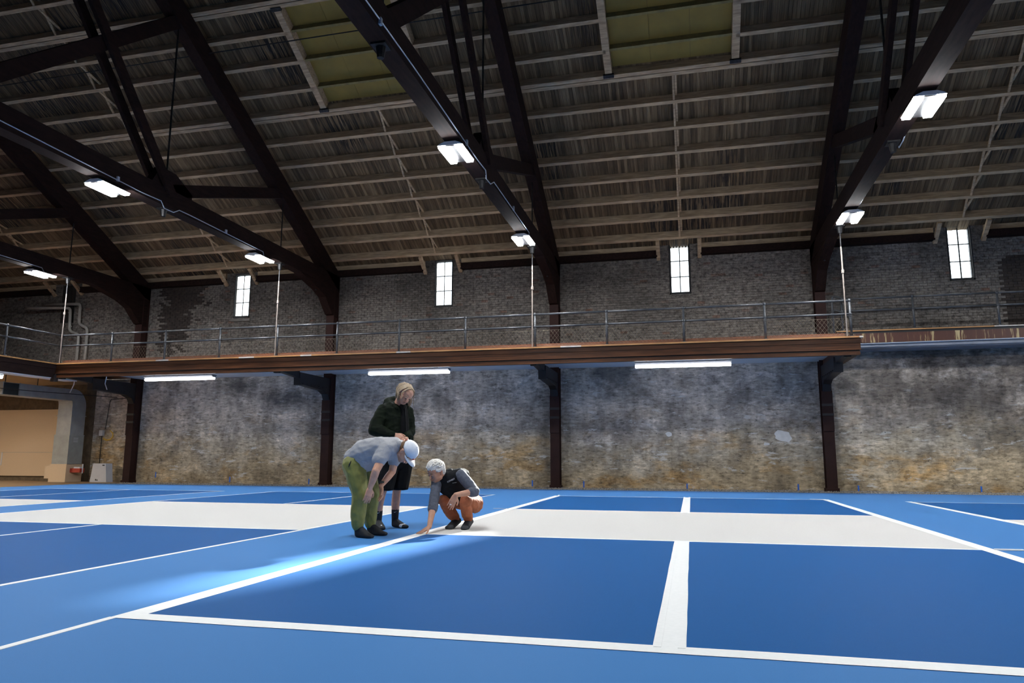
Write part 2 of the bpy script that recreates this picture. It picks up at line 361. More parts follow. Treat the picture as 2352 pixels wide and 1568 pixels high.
for ci, (xs, ys) in enumerate(courts):
    rect('court_field', 'court_dark', xs[0], xs[2], ys[0], ys[1], .0012)
    rect('court_field', 'court_dark', xs[0], xs[2], ys[2], ys[3], .0012)
    rect('kitchen', 'kitchen', xs[0], xs[2], ys[1], ys[2], .0016)
    h = .028; z = .0026
    wide = ci == 2
    hs = .068 if wide else (.06 if ci == 3 else h)
    if wide:
        ragged_line(xs[0]-.075, xs[0]+.068, ys[0]-.066, ys[3]+.06, z+.0002, .0015, 'y')
        rect('court_line', 'line', xs[0]-.085, xs[0]-.035, ys[0]-2.2, ys[0]-.05, z)
        ragged_line(xs[2]-.068, xs[2]+.068, ys[0], ys[3]+.06, z+.0004, .002, 'y')
        ragged_line(xs[0]-.075, xs[2]+.08, ys[0]-.068, ys[0]+.062, z, .0025, 'x')
        rect('court_line', 'line', xs[0], xs[2], ys[3]-.03, ys[3]+.03, z)
        for y in ys[1:3]: rect('court_line', 'line', xs[0], xs[2], y-.03, y+.03, z)
        ragged_line(xs[1]-.076, xs[1]+.076, ys[0], ys[1]+.02, z+.0002, .002, 'y')
        ragged_line(xs[1]-.072, xs[1]+.072, ys[2]-.12, ys[3]+.12, z+.0002, .002, 'y')
        for s in (-1, 1):      # strips of masking tape along the centre line
            for a, b in ((ys[0]+.03, ys[1]+.0), (ys[2]-.2, ys[3]+.22)):
                MB().box((xs[1]+s*.055-.018, a, .001), (xs[1]+s*.055+.018, b, .0042)).build('masking_tape', 'line', floor)
        for px, py, dx, dy in ((xs[0], ys[3]+.06, -.03, .3), (xs[0]-.04, ys[2], -.28, .02), (xs[2]+.02, ys[3]+.05, -.3, .05), (xs[2], ys[3]+.09, -.3, .05), (xs[2]+.08, ys[1]+.08, .25, .0), (xs[2]+.05, ys[1], .3, .02)):
            MB().beam((px, py, .004), (px+dx, py+dy, .006), .03, .004).build('masking_tape', 'line', floor)
    else:
        for x in (xs[0], xs[2]):
            e = .05 if ci == 3 else 0
            rect('court_line', 'line', x-hs, x+hs, ys[0]-h, ys[3]+h+e*3, z)
        rect('court_line', 'line', xs[1]-h, xs[1]+h, ys[0], ys[1], z); rect('court_line', 'line', xs[1]-h, xs[1]+h, ys[2], ys[3], z)
        for y in ys: rect('court_line', 'line', xs[0], xs[2], y-h, y+h, z)
for i in range(7):
    x = -9.1+rnd.uniform(-.8, .2); MB().box((x, -3.5+i*.1, .0026), (x+.05, -3.46+i*.1+.02, .0032)).build('masking_tape', 'line', floor) if i < 3 else None

# gravel strip between the court and the wall
MB().box((-21, 10.0, -.12), (XR, WY, -.045)).build('gravel_bed', 'gravel', floor)
gb = MB(); rg = np.random.RandomState(3)
OCT = [(0, 1, 4), (1, 2, 4), (2, 3, 4), (3, 0, 4)]
for i in range(15000):
    x = rg.uniform(-19.45, 9.8); y = 10.03+1.95*rg.rand(); s = rg.uniform(.016, .038); zz = -.045+rg.uniform(0, .014); a = rg.uniform(0, 6.28)
    vs = [(x+s*math.cos(a+k*1.5708)*rg.uniform(.8, 1.2), y+s*math.sin(a+k*1.5708), zz) for k in range(4)]+[(x, y, zz+s*rg.uniform(.7, 1.2))]
    gb.add(vs, OCT)
g = gb.build('gravel', 'gravel', kind='stuff'); tag(g, 'strip of grey gravel along the foot of the concrete wall', 'gravel')

# ------------------------------------------------------------------ far wall
wall = struct('wall_back')
WIN = [(-15.24, 7.30), (-7.69, 7.33), (-.06, 7.37), (7.65, 7.37)]   # centre x, top z
WW, WH = .56, 1.50
MB().box((XL, WY+.02, -.3), (XR, WY+.18, 3.76)).build('wall_core', 'sill', wall)
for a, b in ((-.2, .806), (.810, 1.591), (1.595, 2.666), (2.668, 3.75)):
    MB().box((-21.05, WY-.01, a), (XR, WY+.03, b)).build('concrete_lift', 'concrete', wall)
MB().box((4.05, WY-.012, 3.752), (XR, WY+.01, 3.868)).build('concrete_lift', 'concrete', wall)
M['dim_concrete'] = pm('brown_rough_wall', (.16, .115, .07), (.09, .066, .042), 5, .9, detail=7)
MB().box((XL, WY, -.2), (-21.06, WY+.03, 3.75)).build('rough_wall', 'dim_concrete', wall)
th = MB()
for z in (.8075, 1.5925):
    x = -18.8
    while x < 9.5:
        th.tube([(x, WY-.0125, z), (x, WY+.02, z)], .015, 6); x += rnd.choice((.55, .62, .7, .9, 1.3))
th.build('tie_hole', 'black_print', wall, kind='stuff')
def blob(mat, cx, cz, rx, rz, n, seed, name):
    r = random.Random(seed); poly = []
    for i in range(n):
        t = 2*math.pi*i/n; k = r.uniform(.72, 1.1); poly.append((cx+rx*k*math.cos(t), cz+rz*k*math.sin(t)))
    MB().prism(poly, 1, WY-.022, WY-.006).build(name, mat, wall)
blob('plaster', 2.66, 1.50, .25, .19, 18, 4, 'plaster_patch')
blob('plaster', -.55, 1.57, .10, .07, 11, 5, 'plaster_patch'); blob('plaster', 2.2, 1.28, .10, .05, 9, 9, 'plaster_patch')
# brick part: backing with window openings, bricks in front
xs_ = [XL]+sum([[c-WW/2, c+WW/2] for c, _ in WIN], [])+[XR]
for i in range(0, len(xs_), 2):
    MB().box((xs_[i], WY+.012, 3.74), (xs_[i+1], WY+.18, 9.0)).build('wall_core', 'mortar', wall)
for c, t in WIN:
    MB().box((c-WW/2, WY+.012, 3.74), (c+WW/2, WY+.18, t-WH)).build('wall_core', 'mortar', wall)
    MB().box((c-WW/2, WY+.012, t), (c+WW/2, WY+.18, 9.0)).build('wall_core', 'mortar', wall)
bb = MB(); bare = MB()
pz, pxx = .075, .213
for r in range(int((7.75-3.75)/pz)):
    z = 3.755+r*pz; x = XL+(pxx/2 if r % 2 else 0)
    while x < XR:
        x1 = min(x+pxx-.008, XR); cx = (x+x1)/2; cz = z+.03
        xo = x; hit = False
        for c, t in WIN:
            L_, R_ = c-WW/2-.03, c+WW/2+.03
            if cz > t-WH-.05 and cz < t+.03 and x1 > L_ and x < R_:
                if x < L_-.03: x1 = L_
                elif x1 > R_+.03: x = R_
                else: hit = True
        if not hit:
            p = rnd.uniform(0, .010)
            e_ = rnd.gauss(0, .14); isb = (cx > 8.62 and cz < 6.30+.18*math.sqrt(max(0, 1-((cx-9.3)/.75)**2)) and cz > 3.9) or \
                  (-18.4+e_ < cx < -17.05+.25*math.sin(cz*3)+e_*1.6 and cz > 5.2+.25*math.sin(cx*5)+e_) or (-18.6 < cx < -17.4 and cz > 4.5+.2*math.sin(cx*7) and rnd.random() < .6)
            (bare if isb else bb).add([(x, WY-p, z), (x1, WY-p, z), (x1, WY-p, z+.068), (x, WY-p, z+.068), (x, WY+.013, z), (x1, WY+.013, z), (x1, WY+.013, z+.068), (x, WY+.013, z+.068)],
                   [(0, 1, 2, 3), (1, 5, 6, 2), (3, 2, 6, 7), (0, 3, 7, 4), (0, 4, 5, 1)])
        x = xo+pxx
bb.build('brick', 'brick', wall, kind='stuff'); o = bare.build('brick', 'bare_brick', wall, kind='stuff'); o['label'] = 'bare dark bricks'
# windows
for i, (c, t) in enumerate(WIN):
    wn = struct('window_%d' % (i+1), (c, WY, t-WH)); b = t-WH; y0 = WY+.04
    fr = MB(); fb = .05
    for a, e in (((c-WW/2-.04, y0, b-.05), (c-WW/2+fb-.03, y0+.08, t+.04)), ((c+WW/2-fb+.03, y0, b-.05), (c+WW/2+.04, y0+.08, t+.04)),
                 ((c-WW/2, y0, t-.02), (c+WW/2, y0+.08, t+.04)), ((c-WW/2, y0, b-.05), (c+WW/2, y0+.08, b+.02))): fr.box(a, e)
    fr.box((c-WW/2-.04, WY-.012, b-.06), (c-WW/2-.005, y0, t+.03)); fr.box((c+WW/2+.005, WY-.012, b-.06), (c+WW/2+.04, y0, t+.03))
    fr.box((c-WW/2-.04, WY-.012, b-.06), (c+WW/2+.04, y0, b-.01)); fr.box((c-WW/2-.04, WY-.012, t+.005), (c+WW/2+.04, y0, t+.035))
    fr.build('window_frame', 'win_frame', wn)
    mu = MB().box((c-.015, y0+.02, b), (c+.015, y0+.05, t)); mu.build('muntin', 'win_frame', wn)
    for k in (1, 2): MB().box((c-WW/2, y0+.02, b+WH*k/3-.012), (c+WW/2, y0+.05, b+WH*k/3+.012)).build('muntin', 'win_frame', wn)
    for k in range(3):
        for s in (0, 1):
            xa = c-WW/2+.02 if s == 0 else c+.011; xb = c-.011 if s == 0 else c+WW/2-.02
            MB().box((xa, y0+.033, b+WH*k/3+.008), (xb, y0+.037, b+WH*(k+1)/3-.008)).build('pane', 'glass', wn)
    if i == 0: MB().box((c-.36, WY-.06, b-.19), (c+.38, WY+.02, b-.10)).build('window_sill', 'sill', wn)
bw = struct('window_5', (-22.7, WY, 5.85))
MB().box((-23.0, WY-.03, 5.87), (-22.42, WY+.02, 7.32)).build('window_frame', 'win_frame', bw)
for k in range(4): MB().box((-22.97+k*.14, WY-.05, 5.9), (-22.97+k*.14+.125, WY-.03, 7.29)).build('board', 'boarded', bw)

# other walls and the roof shell
for nm, a, b in (('wall_left', (XL-.3, YB, -.2), (XL, WY+.3, 14.8)), ('wall_right', (XR, YB, -.2), (XR+.3, WY+.3, 14.8)), ('wall_front', (XL-.3, YB-.3, -.2), (XR+.3, YB, 8.5))):
    o = MB().box(a, b).build(nm, 'brick'); o['kind'] = 'structure'
ceil = MB().prism([(WY+.02, zr(WY)+.46), (RY, zr(RY)+.46), (YB-.3, zr(WY)+.46), (YB-.3, zr(WY)+.52), (RY, zr(RY)+.52), (WY+.02, zr(WY)+.52)], 0, XL-.3, XR+.3).build('ceiling', 'roof')
ceil['kind'] = 'structure'
nrm = V((0, SL, 1)).normalized(); slope = V((0, -1, SL)).normalized()
PD = .27                                    # purlin depth
# roof boards run up the slope
y_lo, y_hi = WY-.01, -1.0
def board_mesh(k):
    mb = MB(); L0 = (y_lo-y_hi)
    a = V((0, y_lo, zr(y_lo)))+nrm*PD; b = V((0, y_hi, zr(y_hi)))+nrm*PD; off = nrm*(.003*k)
    wv = V((.0425, 0, 0)); th_ = nrm*.022
    vs = [a-wv+off, a+wv+off, b+wv+off, b-wv+off, a-wv+th_, a+wv+th_, b+wv+th_, b-wv+th_]
    return mb.add(vs, [(0, 1, 2, 3), (7, 6, 5, 4), (0, 4, 5, 1), (1, 5, 6, 2), (2, 6, 7, 3), (3, 7, 4, 0)])
bmeshes = [board_mesh(k).mesh('roof_board', 'roof') for k in range(4)]
nb = int((XR-XL)/.091); first = int((-19.0-XL)/.091); far = MB()
for i in range(nb):
    x = (math.floor(XL/.091)+1+i+.5)*.091; k = rnd.randrange(4)
    if first <= i < first+298:
        o = bpy.data.objects.new('roof_board', bmeshes[k]); COL.objects.link(o); o.parent = ceil; o.location = (x, 0, 0)
    else:
        q = board_mesh(k); far.add([(p[0]+x, p[1], p[2]) for p in q.v], q.f)
far.build('roof_board', 'roof', ceil, kind='stuff')
# purlins, bay by bay
SKY = [(-9.22, -6.28), (-1.56, 1.42)]; SY0, SY1 = 6.36, 3.78
PY = [11.38-.695*i for i in range(16)]
edges = [XL]+BAYS+[XR]
def purlin(x0, x1, y, wdt=.095, dep=PD, mat='purlin', name='purlin', lift=0):
    c0 = V((x0, y, zr(y)))+nrm*(dep/2+lift); c1 = V((x1, y, zr(y)))+nrm*(dep/2+lift)
    return MB().beam(c0, c1, wdt, dep, nrm).build(name, mat, ceil)
for y in PY:
    for a, b in zip(edges[:-1], edges[1:]):
        segs = [(a+.02, b-.02)]
        for s0, s1 in SKY:
            if a < s0 < b and SY1 < y < SY0-.2: segs = [(a+.02, s0), (s1, b-.02)]
        for s in segs: purlin(s[0], s[1], y)
        if abs(y-6.515) < .1: purlin(a+.02, b-.02, y-.10)
        if abs(y-3.735) < .1: purlin(a+.02, b-.02, y+.10)
M['purlin_inner'] = pm('ochre_rafter', (.22, .18, .07), (.15, .12, .05), 5, .8)
for s0, s1 in SKY:
    for xx in (s0, s1):
        p = V((xx, SY0-.03, zr(SY0-.03)))+nrm*PD/2; q = V((xx, SY1+.1, zr(SY1+.1)))+nrm*PD/2
        MB().beam(p, q, .17, PD, nrm).build('skylight_trimmer', 'purlin', ceil)
        for e in (SY0+.02, SY1+.1):
            MB().beam(V((xx-.13, e, zr(e)))-nrm*.01, V((xx+.13, e, zr(e)))-nrm*.01, .09, .07, nrm).build('joist_hanger', 'iron', ceil)
    ys = [SY0-.03]+[y for y in PY if SY1+.1 < y < SY0-.2]+[SY1+.1]
    for y in ys[1:-1]: purlin(s0+.085, s1-.085, y, .06, .20, 'purlin_inner', 'rafter', .06)
    for y0, y1 in zip(ys[:-1], ys[1:]):
        n = 3
        for k in range(n):
            xa = s0+.09+(s1-s0-.18)*k/n+.003; xb = s0+.09+(s1-s0-.18)*(k+1)/n-.003; 
            A = V((0, y0-.02, zr(y0-.02)))+nrm*(PD-.02); B = V((0, y1+.02, zr(y1+.02)))+nrm*(PD-.02); t2 = nrm*.015
            X0, X1 = V((xa, 0, 0)), V((xb, 0, 0))
            MB().add([A+X0, A+X1, B+X1, B+X0, A+X0+t2, A+X1+t2, B+X1+t2, B+X0+t2], [(0, 1, 2, 3), (7, 6, 5, 4), (0, 4, 5, 1), (1, 5, 6, 2), (2, 6, 7, 3), (3, 7, 4, 0)]).build('skylight_panel', 'skypanel', ceil)
# cross bridging in the middle of each bay
for bx in (-23.0, -15.45, -7.75, .0, 7.62):
    for y0, y1 in zip(PY[:-1], PY[1:]):
        if bx in (-7.75, .0) and y1 < SY0-.1 and y0 > SY1: continue
        lo0 = V((bx, y0, zr(y0)))+nrm*.02; hi0 = lo0+nrm*(PD-.05); lo1 = V((bx, y1, zr(y1)))+nrm*.02; hi1 = lo1+nrm*(PD-.05)
        MB().beam(lo0+V((-.03, 0, 0)), hi1+V((-.03, 0, 0)), .05, .035).build('bridging', 'purlin', ceil)
        MB().beam(hi0+V((.03, 0, 0)), lo1+V((.03, 0, 0)), .05, .035).build('bridging', 'purlin', ceil)
# braces from the last purlin down to the wall on either side of each window, ledge and wall plate
for c in [-22.7]+[c for c, _ in WIN]:
    for s in (-.63, .60):
        MB().beam((c+s, 11.42, 7.36), (c+s, 11.97, 6.93), .11, .09).build('window_brace', 'purlin', ceil)
cuts = [XL]+sum([[c-.66, c+.63] for c in [-22.7]+[c for c, _ in WIN]], [])+[XR]
for i in range(0, len(cuts), 2):
    MB().box((cuts[i], 11.78, 6.98), (cuts[i+1], WY-.02, 7.18)).build('wall_plate', 'truss', ceil)
    MB().box((cuts[i], 11.90, 7.18), (cuts[i+1], WY-.01, 7.36)).build('eave_board', 'purlin', ceil)

# ------------------------------------------------------------------ columns and trusses
names = ['leftmost', 'second from the left', 'third from the left', 'rightmost']
for bi, x in enumerate(BAYS):
    lab = ['maroon wall column furthest left, nearest the metal duct', 'maroon wall column between the two left windows, behind the bending man',
           'maroon wall column between the second and third windows', 'maroon wall column furthest right, under the end of the balcony'][bi]
    c = thing('wall_column', lab, 'column', (x, 11.85, 0), 'maroon columns along the far wall')
    hw = .14; F = 11.66
    sh = MB().box((x-hw, F, -.06), (x+hw, F+.03, 6.6)); sh.box((x-hw, WY-.06, -.06), (x+hw, WY-.015, 6.6)); sh.box((x-hw+.03, F+.03, -.06), (x+hw-.03, WY-.06, 6.6))
    sh.build('shaft', 'column', c)
    MB().box((x-hw-.03, F-.03, -.06), (x+hw+.03, WY-.02, .06)).build('base_plate', 'column', c)
    MB().box((x-hw-.005, F-.035, 1.62), (x+hw+.005, F+.002, 2.75)).build('splice_plate', 'column', c)
    for z in (2.05, 2.32): MB().box((x-hw-.01, F-.05, z), (x+hw+.01, F+.01, z+.07)).build('band', 'column_dark', c)
    # bracket that carries the balcony
    pts = [(F, 2.45), (F-.03, 2.72), (F-.16, 2.92), (F-.45, 3.02), (9.95, 3.08), (9.75, 3.06), (9.72, 3.45), (F, 3.45)]
    MB().prism(pts, 0, x-.11, x+.11).build('bracket', 'column_dark', c)
    MB().prism([(9.75, 3.42), (9.75, 3.28), (8.62, 3.36), (8.62, 3.50), (9.75, 3.55)], 0, x-.08, x+.08).build('bracket_arm', 'column_dark', c)
    rv = MB()
    for k in range(7): rv.ball((x-.115, 11.4-k*.25, 3.12), .018, 6, 4); rv.ball((x+.115, 11.4-k*.25, 3.12), .018, 6, 4)
    rv.build('rivet', 'column_dark', c, kind='stuff')

    tl = ['dark timber roof truss furthest left, dim at the frame edge', 'dark timber roof truss second from the left, over the bending man',
          'dark timber roof truss carrying lights beside the left skylight', 'dark timber roof truss furthest right, right of the right skylight'][bi]
    t = thing('roof_truss', tl, 'truss', (x, 11.8, 6.5), 'roof trusses of the hall')
    hw = .15
    MB().prism([(11.95, 6.55), (-15.1, 6.55), (-15.1, 7.0), (11.95, 7.0)], 0, x-hw, x+hw).build('tie_beam', 'truss', t)
    def chord(y): return zr(y)-.002
    MB().prism([(11.97, chord(11.97)), (RY, chord(RY)), (RY, chord(RY)-.62), (11.97, chord(11.97)-.62)], 0, x-hw, x+hw).build('top_chord', 'truss', t)
    MB().prism([(-15.1, chord(2*RY+15.1)), (RY, chord(RY)), (RY, chord(RY)-.62), (-15.1, chord(2*RY+15.1)-.62)], 0, x-hw, x+hw).build('top_chord', 'truss', t)
    # knee between column and tie
    kp = [(11.9, 5.55), (11.55, 5.62), (11.30, 5.85), (11.05, 6.10), (10.6, 6.28), (9.6, 6.50), (9.3, 6.58), (11.9, 6.58)]
    MB().prism(kp, 0, x-.135, x+.135).build('knee', 'truss', t)
    kb = MB()
    for k in range(6): kb.ball((x, 11.25-k*.3, 6.10+k*.09), .04, 6, 4)
    kb.build('bolt', 'iron', t, kind='stuff')
    MB().beam((x, 3.45, 6.95), (x, 8.5, 8.75), .20, .30).build('strut', 'truss', t)
    MB().beam((x, -1.55, 6.95), (x, 3.45, 11.25), .20, .30).build('strut', 'truss', t)
    for s in (-.17, .17):
        MB().beam((x+s, 3.5, 6.9), (x+s, -3.0, 14.6), .09, .22).build('diagonal', 'truss', t)
    MB().tube([(x, 3.5, 6.4), (x, 3.5, 11.3)], .022).build('tie_rod', 'iron', t)
    MB().tube([(x, -1.6, 6.4), (x, -1.6, 13.9)], .025).build('tie_rod', 'iron', t)
    for y in (3.5, -1.6, 8.45):
        MB().box((x-.11, y-.11, 6.52), (x+.11, y+.11, 6.552)).build('washer_plate', 'iron', t)
        MB().tube([(x, y, 6.36), (x, y, 6.52)], [.05, .075], 8).build('nut', 'iron', t)
    MB().prism([(2.9, 6.95), (4.3, 6.95), (4.3, 7.15), (3.7, 7.45), (3.2, 7.45)], 0, x-.10, x+.10).build('node_block', 'truss', t)
    hr = thing('hanger_rod', ['thin pale rod hanging to the left balcony corner', 'thin pale rod hanging below the truss second from left', 'thin pale rod hanging in front of the third wall column', 'thin pale rod hanging to the right end of the balcony'][bi], 'rod', (x, 8.40, 3.8), 'hanger rods of the balcony')
    MB().tube([(x, 8.45, 8.9), (x, 8.45, 6.0)], .017).build('upper_rod', 'iron', hr)
    MB().tube([(x, 8.45, 6.02), (x, 8.44, 3.78)], .018).build('lower_rod', 'rod', hr)
    MB().tube([(x, 8.445, 5.35), (x, 8.445, 5.43)], .034).build('turnbuckle', 'rod', hr)
    cd = thing('cable_conduit', ['thin cable run on the leftmost truss tie', 'thin bluish conduit on the tie beam second from the left', 'thin bluish conduit on the tie beam beside the left skylight', 'thin bluish conduit on the tie beam furthest right'][bi], 'conduit', (x, 7, 6.6), 'conduits on the tie beams')
    sx = 1 if bi != 3 else 1
    e = x+sx*.165
    MB().tube([(e, -9.3, 6.63), (e, -.8, 6.66), (e, 2.6, 6.60), (e, 3.2, 6.62), (e-.03*sx, 3.35, 6.50), (e-.02*sx, 3.65, 6.50), (e+.01*sx, 3.8, 6.60), (e, 4.2, 6.61), (e, 7.3, 6.58), (e-.05, 7.45, 6.47)], .011, 6).build('tube_run', 'conduit', cd)
    for y in (-2.0, 1.9, 5.6): MB().box((e-.02, y-.03, 6.59), (e+.02, y+.03, 6.69)).build('clip', 'conduit', cd)

# guy cable across the roof space
o = MB().tube([(-26.8, 1.3, 10.15), (-18.2, 4.5, 10.95), (-10, 4.45, 10.98), (-1.9, 4.4, 11.0), (3.8, 4.4, 11.02)], .014, 6).build('guy_cable', 'iron')
tag(o, 'thin dark cable crossing below the roof over the left skylight', 'cable')

# high bay lamps under the tie beams
hb_lab = {(0, 7.45): 'small bright twin LED lamp furthest left', (1, 7.45): 'bright twin LED lamp above the leftmost window', (1, 1.85): 'bright twin LED lamp upper left under the second tie beam',
          (2, 7.45): 'bright twin LED lamp beside the third wall column', (2, 1.85): 'bright twin LED lamp below the left skylight', (3, 7.45): 'bright twin LED lamp above the right end of the balcony', (3, 1.85): 'largest bright twin LED lamp, upper right'}
proto = None
def copy_tree(src, loc):
    c = src.copy(); COL.objects.link(c); c.location = loc
    for ch in src.children:
        d = ch.copy(); COL.objects.link(d); d.parent = c
        for g2 in ch.children:
            e2 = g2.copy(); COL.objects.link(e2); e2.parent = d
    return c
def make_lamp():
    t = thing('high_bay_lamp', 'x', 'lamp', (0, 0, 0), 'high bay lamps')
    MB().prism([(-.235, .03), (.235, .03), (.20, .06), (.10, .10), (-.10, .10), (-.20, .06)], 1, -.38, .38).build('housing', 'white_metal', t)
    for s in (-1, 1): MB().box((s*.160-.064, -.36, -.012), (s*.160+.064, .36, .029)).build('led_strip', 'lens', t)
    MB().box((-.09, -.37, .016), (.09, .37, .03)).build('divider', 'iron', t)
    for s in (-1, 1): MB().tube([(0, s*.3, .09), (.0, s*.29, .16)], .006, 5).build('hook', 'iron', t)
    return t
for (bi, y), lab in hb_lab.items():
    loc = (BAYS[bi]+(.04 if bi == 3 else -.02), y, 6.40)
    if proto is None: proto = make_lamp(); proto.location = loc; o = proto
    else: o = copy_tree(proto, loc)
    o['label'] = lab

# ------------------------------------------------------------------ balconies
BX0, BX1, BY, DZ = -19.3, 4.1, 8.45, 3.76
bal = thing('balcony', 'long brown balcony across the far wall, with varnished fascia boards', 'balcony', (-7.6, 8.45, 3.3))
MB().box((BX0, BY+.02, 3.66), (BX1, WY-.02, DZ-.02)).build('deck', 'kick', bal)
MB().prism([(BY+.30, 3.625), (WY-.03, 3.625), (WY-.03, 3.655), (BY+.30, 3.655)], 0, BX0+.2, BX1-.3).build('soffit', 'board_ceiling', bal)
x = BX0-.03; k = 0; seq = [2.2, 1.55, .45, 2.4, .50, 1.5, .35, 2.6, .42, 1.9, 2.3, .55, 2.5, 2.2, 2.0]
while x < BX1+.08:
    x1 = min(x+seq[k % len(seq)], BX1+.08); grey = (k % len(seq)) in (2, 4, 6, 8, 11) or x1 >= BX1+.05
    MB().box((x+.002, BY-.09, DZ-.025), (x1-.002, BY+.16, DZ+.012)).build('cap_board', 'cap_grey' if grey else 'cap', bal); x = x1; k += 1
MB().box((BX0, BY-.03, 3.615), (BX1+.03, BY+.05, DZ-.025)).build('fascia_board', 'fascia', bal)
MB().box((BX0, BY-.01, 3.47), (BX1+.02, BY+.05, 3.612)).build('fascia_board', 'fascia', bal)
MB().box((BX0, BY-.045, 3.445), (BX1+.025, BY+.05, 3.468)).build('moulding', 'fascia', bal)
MB().box((BX0, BY+.01, 3.415), (BX1, BY+.05, 3.445)).build('moulding', 'column_dark', bal)
MB().box((BX0, BY-.02, 3.325), (BX1, BY+.10, 3.413)).build('fascia_board', 'fascia', bal)
MB().box((BX0+.03, BY+.17, DZ), (BX1-.28, BY+.20, DZ+.13)).build('kick_board', 'kick', bal)
MB().box((BX1-.30, BY+.05, 3.35), (BX1, WY-.3, 3.66)).build('end_beam', 'fascia', bal)
for i in range(4):
    MB().box((BAYS[i]-.08, BY+.1, 3.30), (BAYS[i]+.08, BY+.22, 3.42)).build('rod_anchor', 'iron', bal)

def railing(t, pts, z0, mesh=True, posts_skip=()):
    """pts: list of post positions (x, y) in order; two rails, posts with ball fittings, wire mesh"""
    for i, (px, py) in enumerate(pts):
        MB().tube([(px, py, z0), (px, py, z0+.90)], .030, 10).build('post', 'pipe', t, smooth=True)
        fit_ = MB()
        for zz in (.90, .565): fit_.ball((px, py, z0+zz), .046, 10, 8)
        fit_.tube([(px, py, z0), (px, py, z0+.025)], .06, 10); fit_.tube([(px, py, z0+.47), (px, py, z0+.49)], .042, 10); fit_.tube([(px, py, z0+.51), (px, py, z0+.53)], .04, 10)
        fit_.build('fitting', 'pipe', t)
    for (ax_, ay), (bx, by) in zip(pts[:-1], pts[1:]):
        MB().tube([(ax_, ay, z0+.90), (bx, by, z0+.90)], .027, 10).build('top_rail', 'pipe', t, smooth=True)
        MB().tube([(ax_, ay, z0+.565), (bx, by, z0+.565)], .026, 10).build('middle_rail', 'pipe', t, smooth=True)
        if mesh:
            A, B = V((ax_, ay, 0)), V((bx, by, 0)); Ln = (B-A).length; d = (B-A)/Ln; mb = MB()
            lo, hi = z0+.05, z0+.46; u0, u1 = .06, Ln-.06; hgt = hi-lo; sl_ = .75
            def P(u, z): return A+d*u+V((0, 0, z))
            s = u0-hgt*sl_
            while s < u1+hgt*sl_:
                for dr in (1, -1):
                    a, b = (s, lo), (s+dr*hgt*sl_, hi)
                    (ua, za), (ub, zb) = a, b
                    # clip to the panel
                    def clip(ua, za, ub, zb):
                        t0, t1 = 0, 1; du = ub-ua
                        for lim, sg in ((u0, 1), (u1, -1)):
                            fa, fb = sg*(ua-lim), sg*(ub-lim)
                            if fa < 0 and fb < 0: return None
                            if fa < 0: t0 = max(t0, fa/(fa-fb))
                            elif fb < 0: t1 = min(t1, fa/(fa-fb))
                        if t1-t0 < .02: return None
                        return (ua+du*t0, za+(zb-za)*t0, ua+du*t1, za+(zb-za)*t1)
                    c = clip(ua, za, ub, zb)
                    if c: mb.tube([P(c[0], c[1]), P(c[2], c[3])], .0023, 3, False)
                s += .098
            for zz in (lo, hi): mb.tube([P(u0, zz), P(u1, zz)], .0035, 4)
            for uu in (u0, u1): mb.tube([P(uu, lo), P(uu, hi)], .0035, 4)
            mb.build('mesh_panel', 'wire', t)
px = [-19.25, -17.33, -15.40, -13.50, -11.58, -9.66, -7.76, -5.82, -3.87, -1.95, .01, 1.98, 3.95]
rl = thing('railing', 'grey pipe railing with diamond wire mesh along the front of the long balcony', 'railing', (-7.6, 8.5, DZ), 'balcony railings')
railing(rl, [(x, BY+.05) for x in px], DZ+.012)
for x, c in ((-11.50, .09), (-9.95, -.02)):
    pass
# left balcony running towards the camera
lb = thing('balcony', 'dark left balcony running towards the camera from the corner', 'balcony', (-19.3, -3, 3.3))
MB().box((XL+.02, YB+.1, 3.66), (BX0-.02, BY+3.4, DZ-.02)).build('deck', 'kick', lb)
MB().box((BX0-.16, YB+.1, DZ-.025), (BX0+.09, BY-.1, DZ+.012)).build('cap_board', 'cap', lb)
MB().box((BX0-.05, YB+.1, 3.60), (BX0+.03, BY-.03, DZ-.025)).build('fascia_board', 'truss', lb)  # both boards take truss brown so their shade sits in the colour
MB().box((BX0-.05, YB+.1, 3.325), (BX0+.0, BY-.02, 3.6)).build('fascia_board', 'truss', lb)
MB().box((BX0-.52, YB+.1, 3.30), (BX0-.06, BY+.9, 3.40)).build('edge_beam', 'board_ceiling', lb)
MB().box((XL+.02, YB+.1, 3.50), (BX0-.53, WY-.05, 3.54)).build('soffit', 'tan_ceiling', lb)
for y in (7.9, 5.2, 2.5): MB().box((XL+.05, y, 3.44), (BX0-.53, y+.05, 3.50)).build('batten', 'tan_ceiling', lb)
MB().box((BX0-.09, BY-.1, 3.2), (BX0+.05, BY+.05, 3.42)).build('corner_block', 'column_dark', lb)
rl2 = thing('railing', 'grey pipe railing with wire mesh on the left balcony, at the frame edge', 'railing', (-19.25, 0, DZ), 'balcony railings')
railing(rl2, [(-19.25, 8.5-1.93*i) for i in range(1, 8)], DZ+.012)
for zz in (.912, .577): MB().tube([(-19.25, 8.5, DZ+zz), (-19.25, 8.5-1.93, DZ+zz)], .027, 10).build('top_rail', 'pipe', rl2, smooth=True)
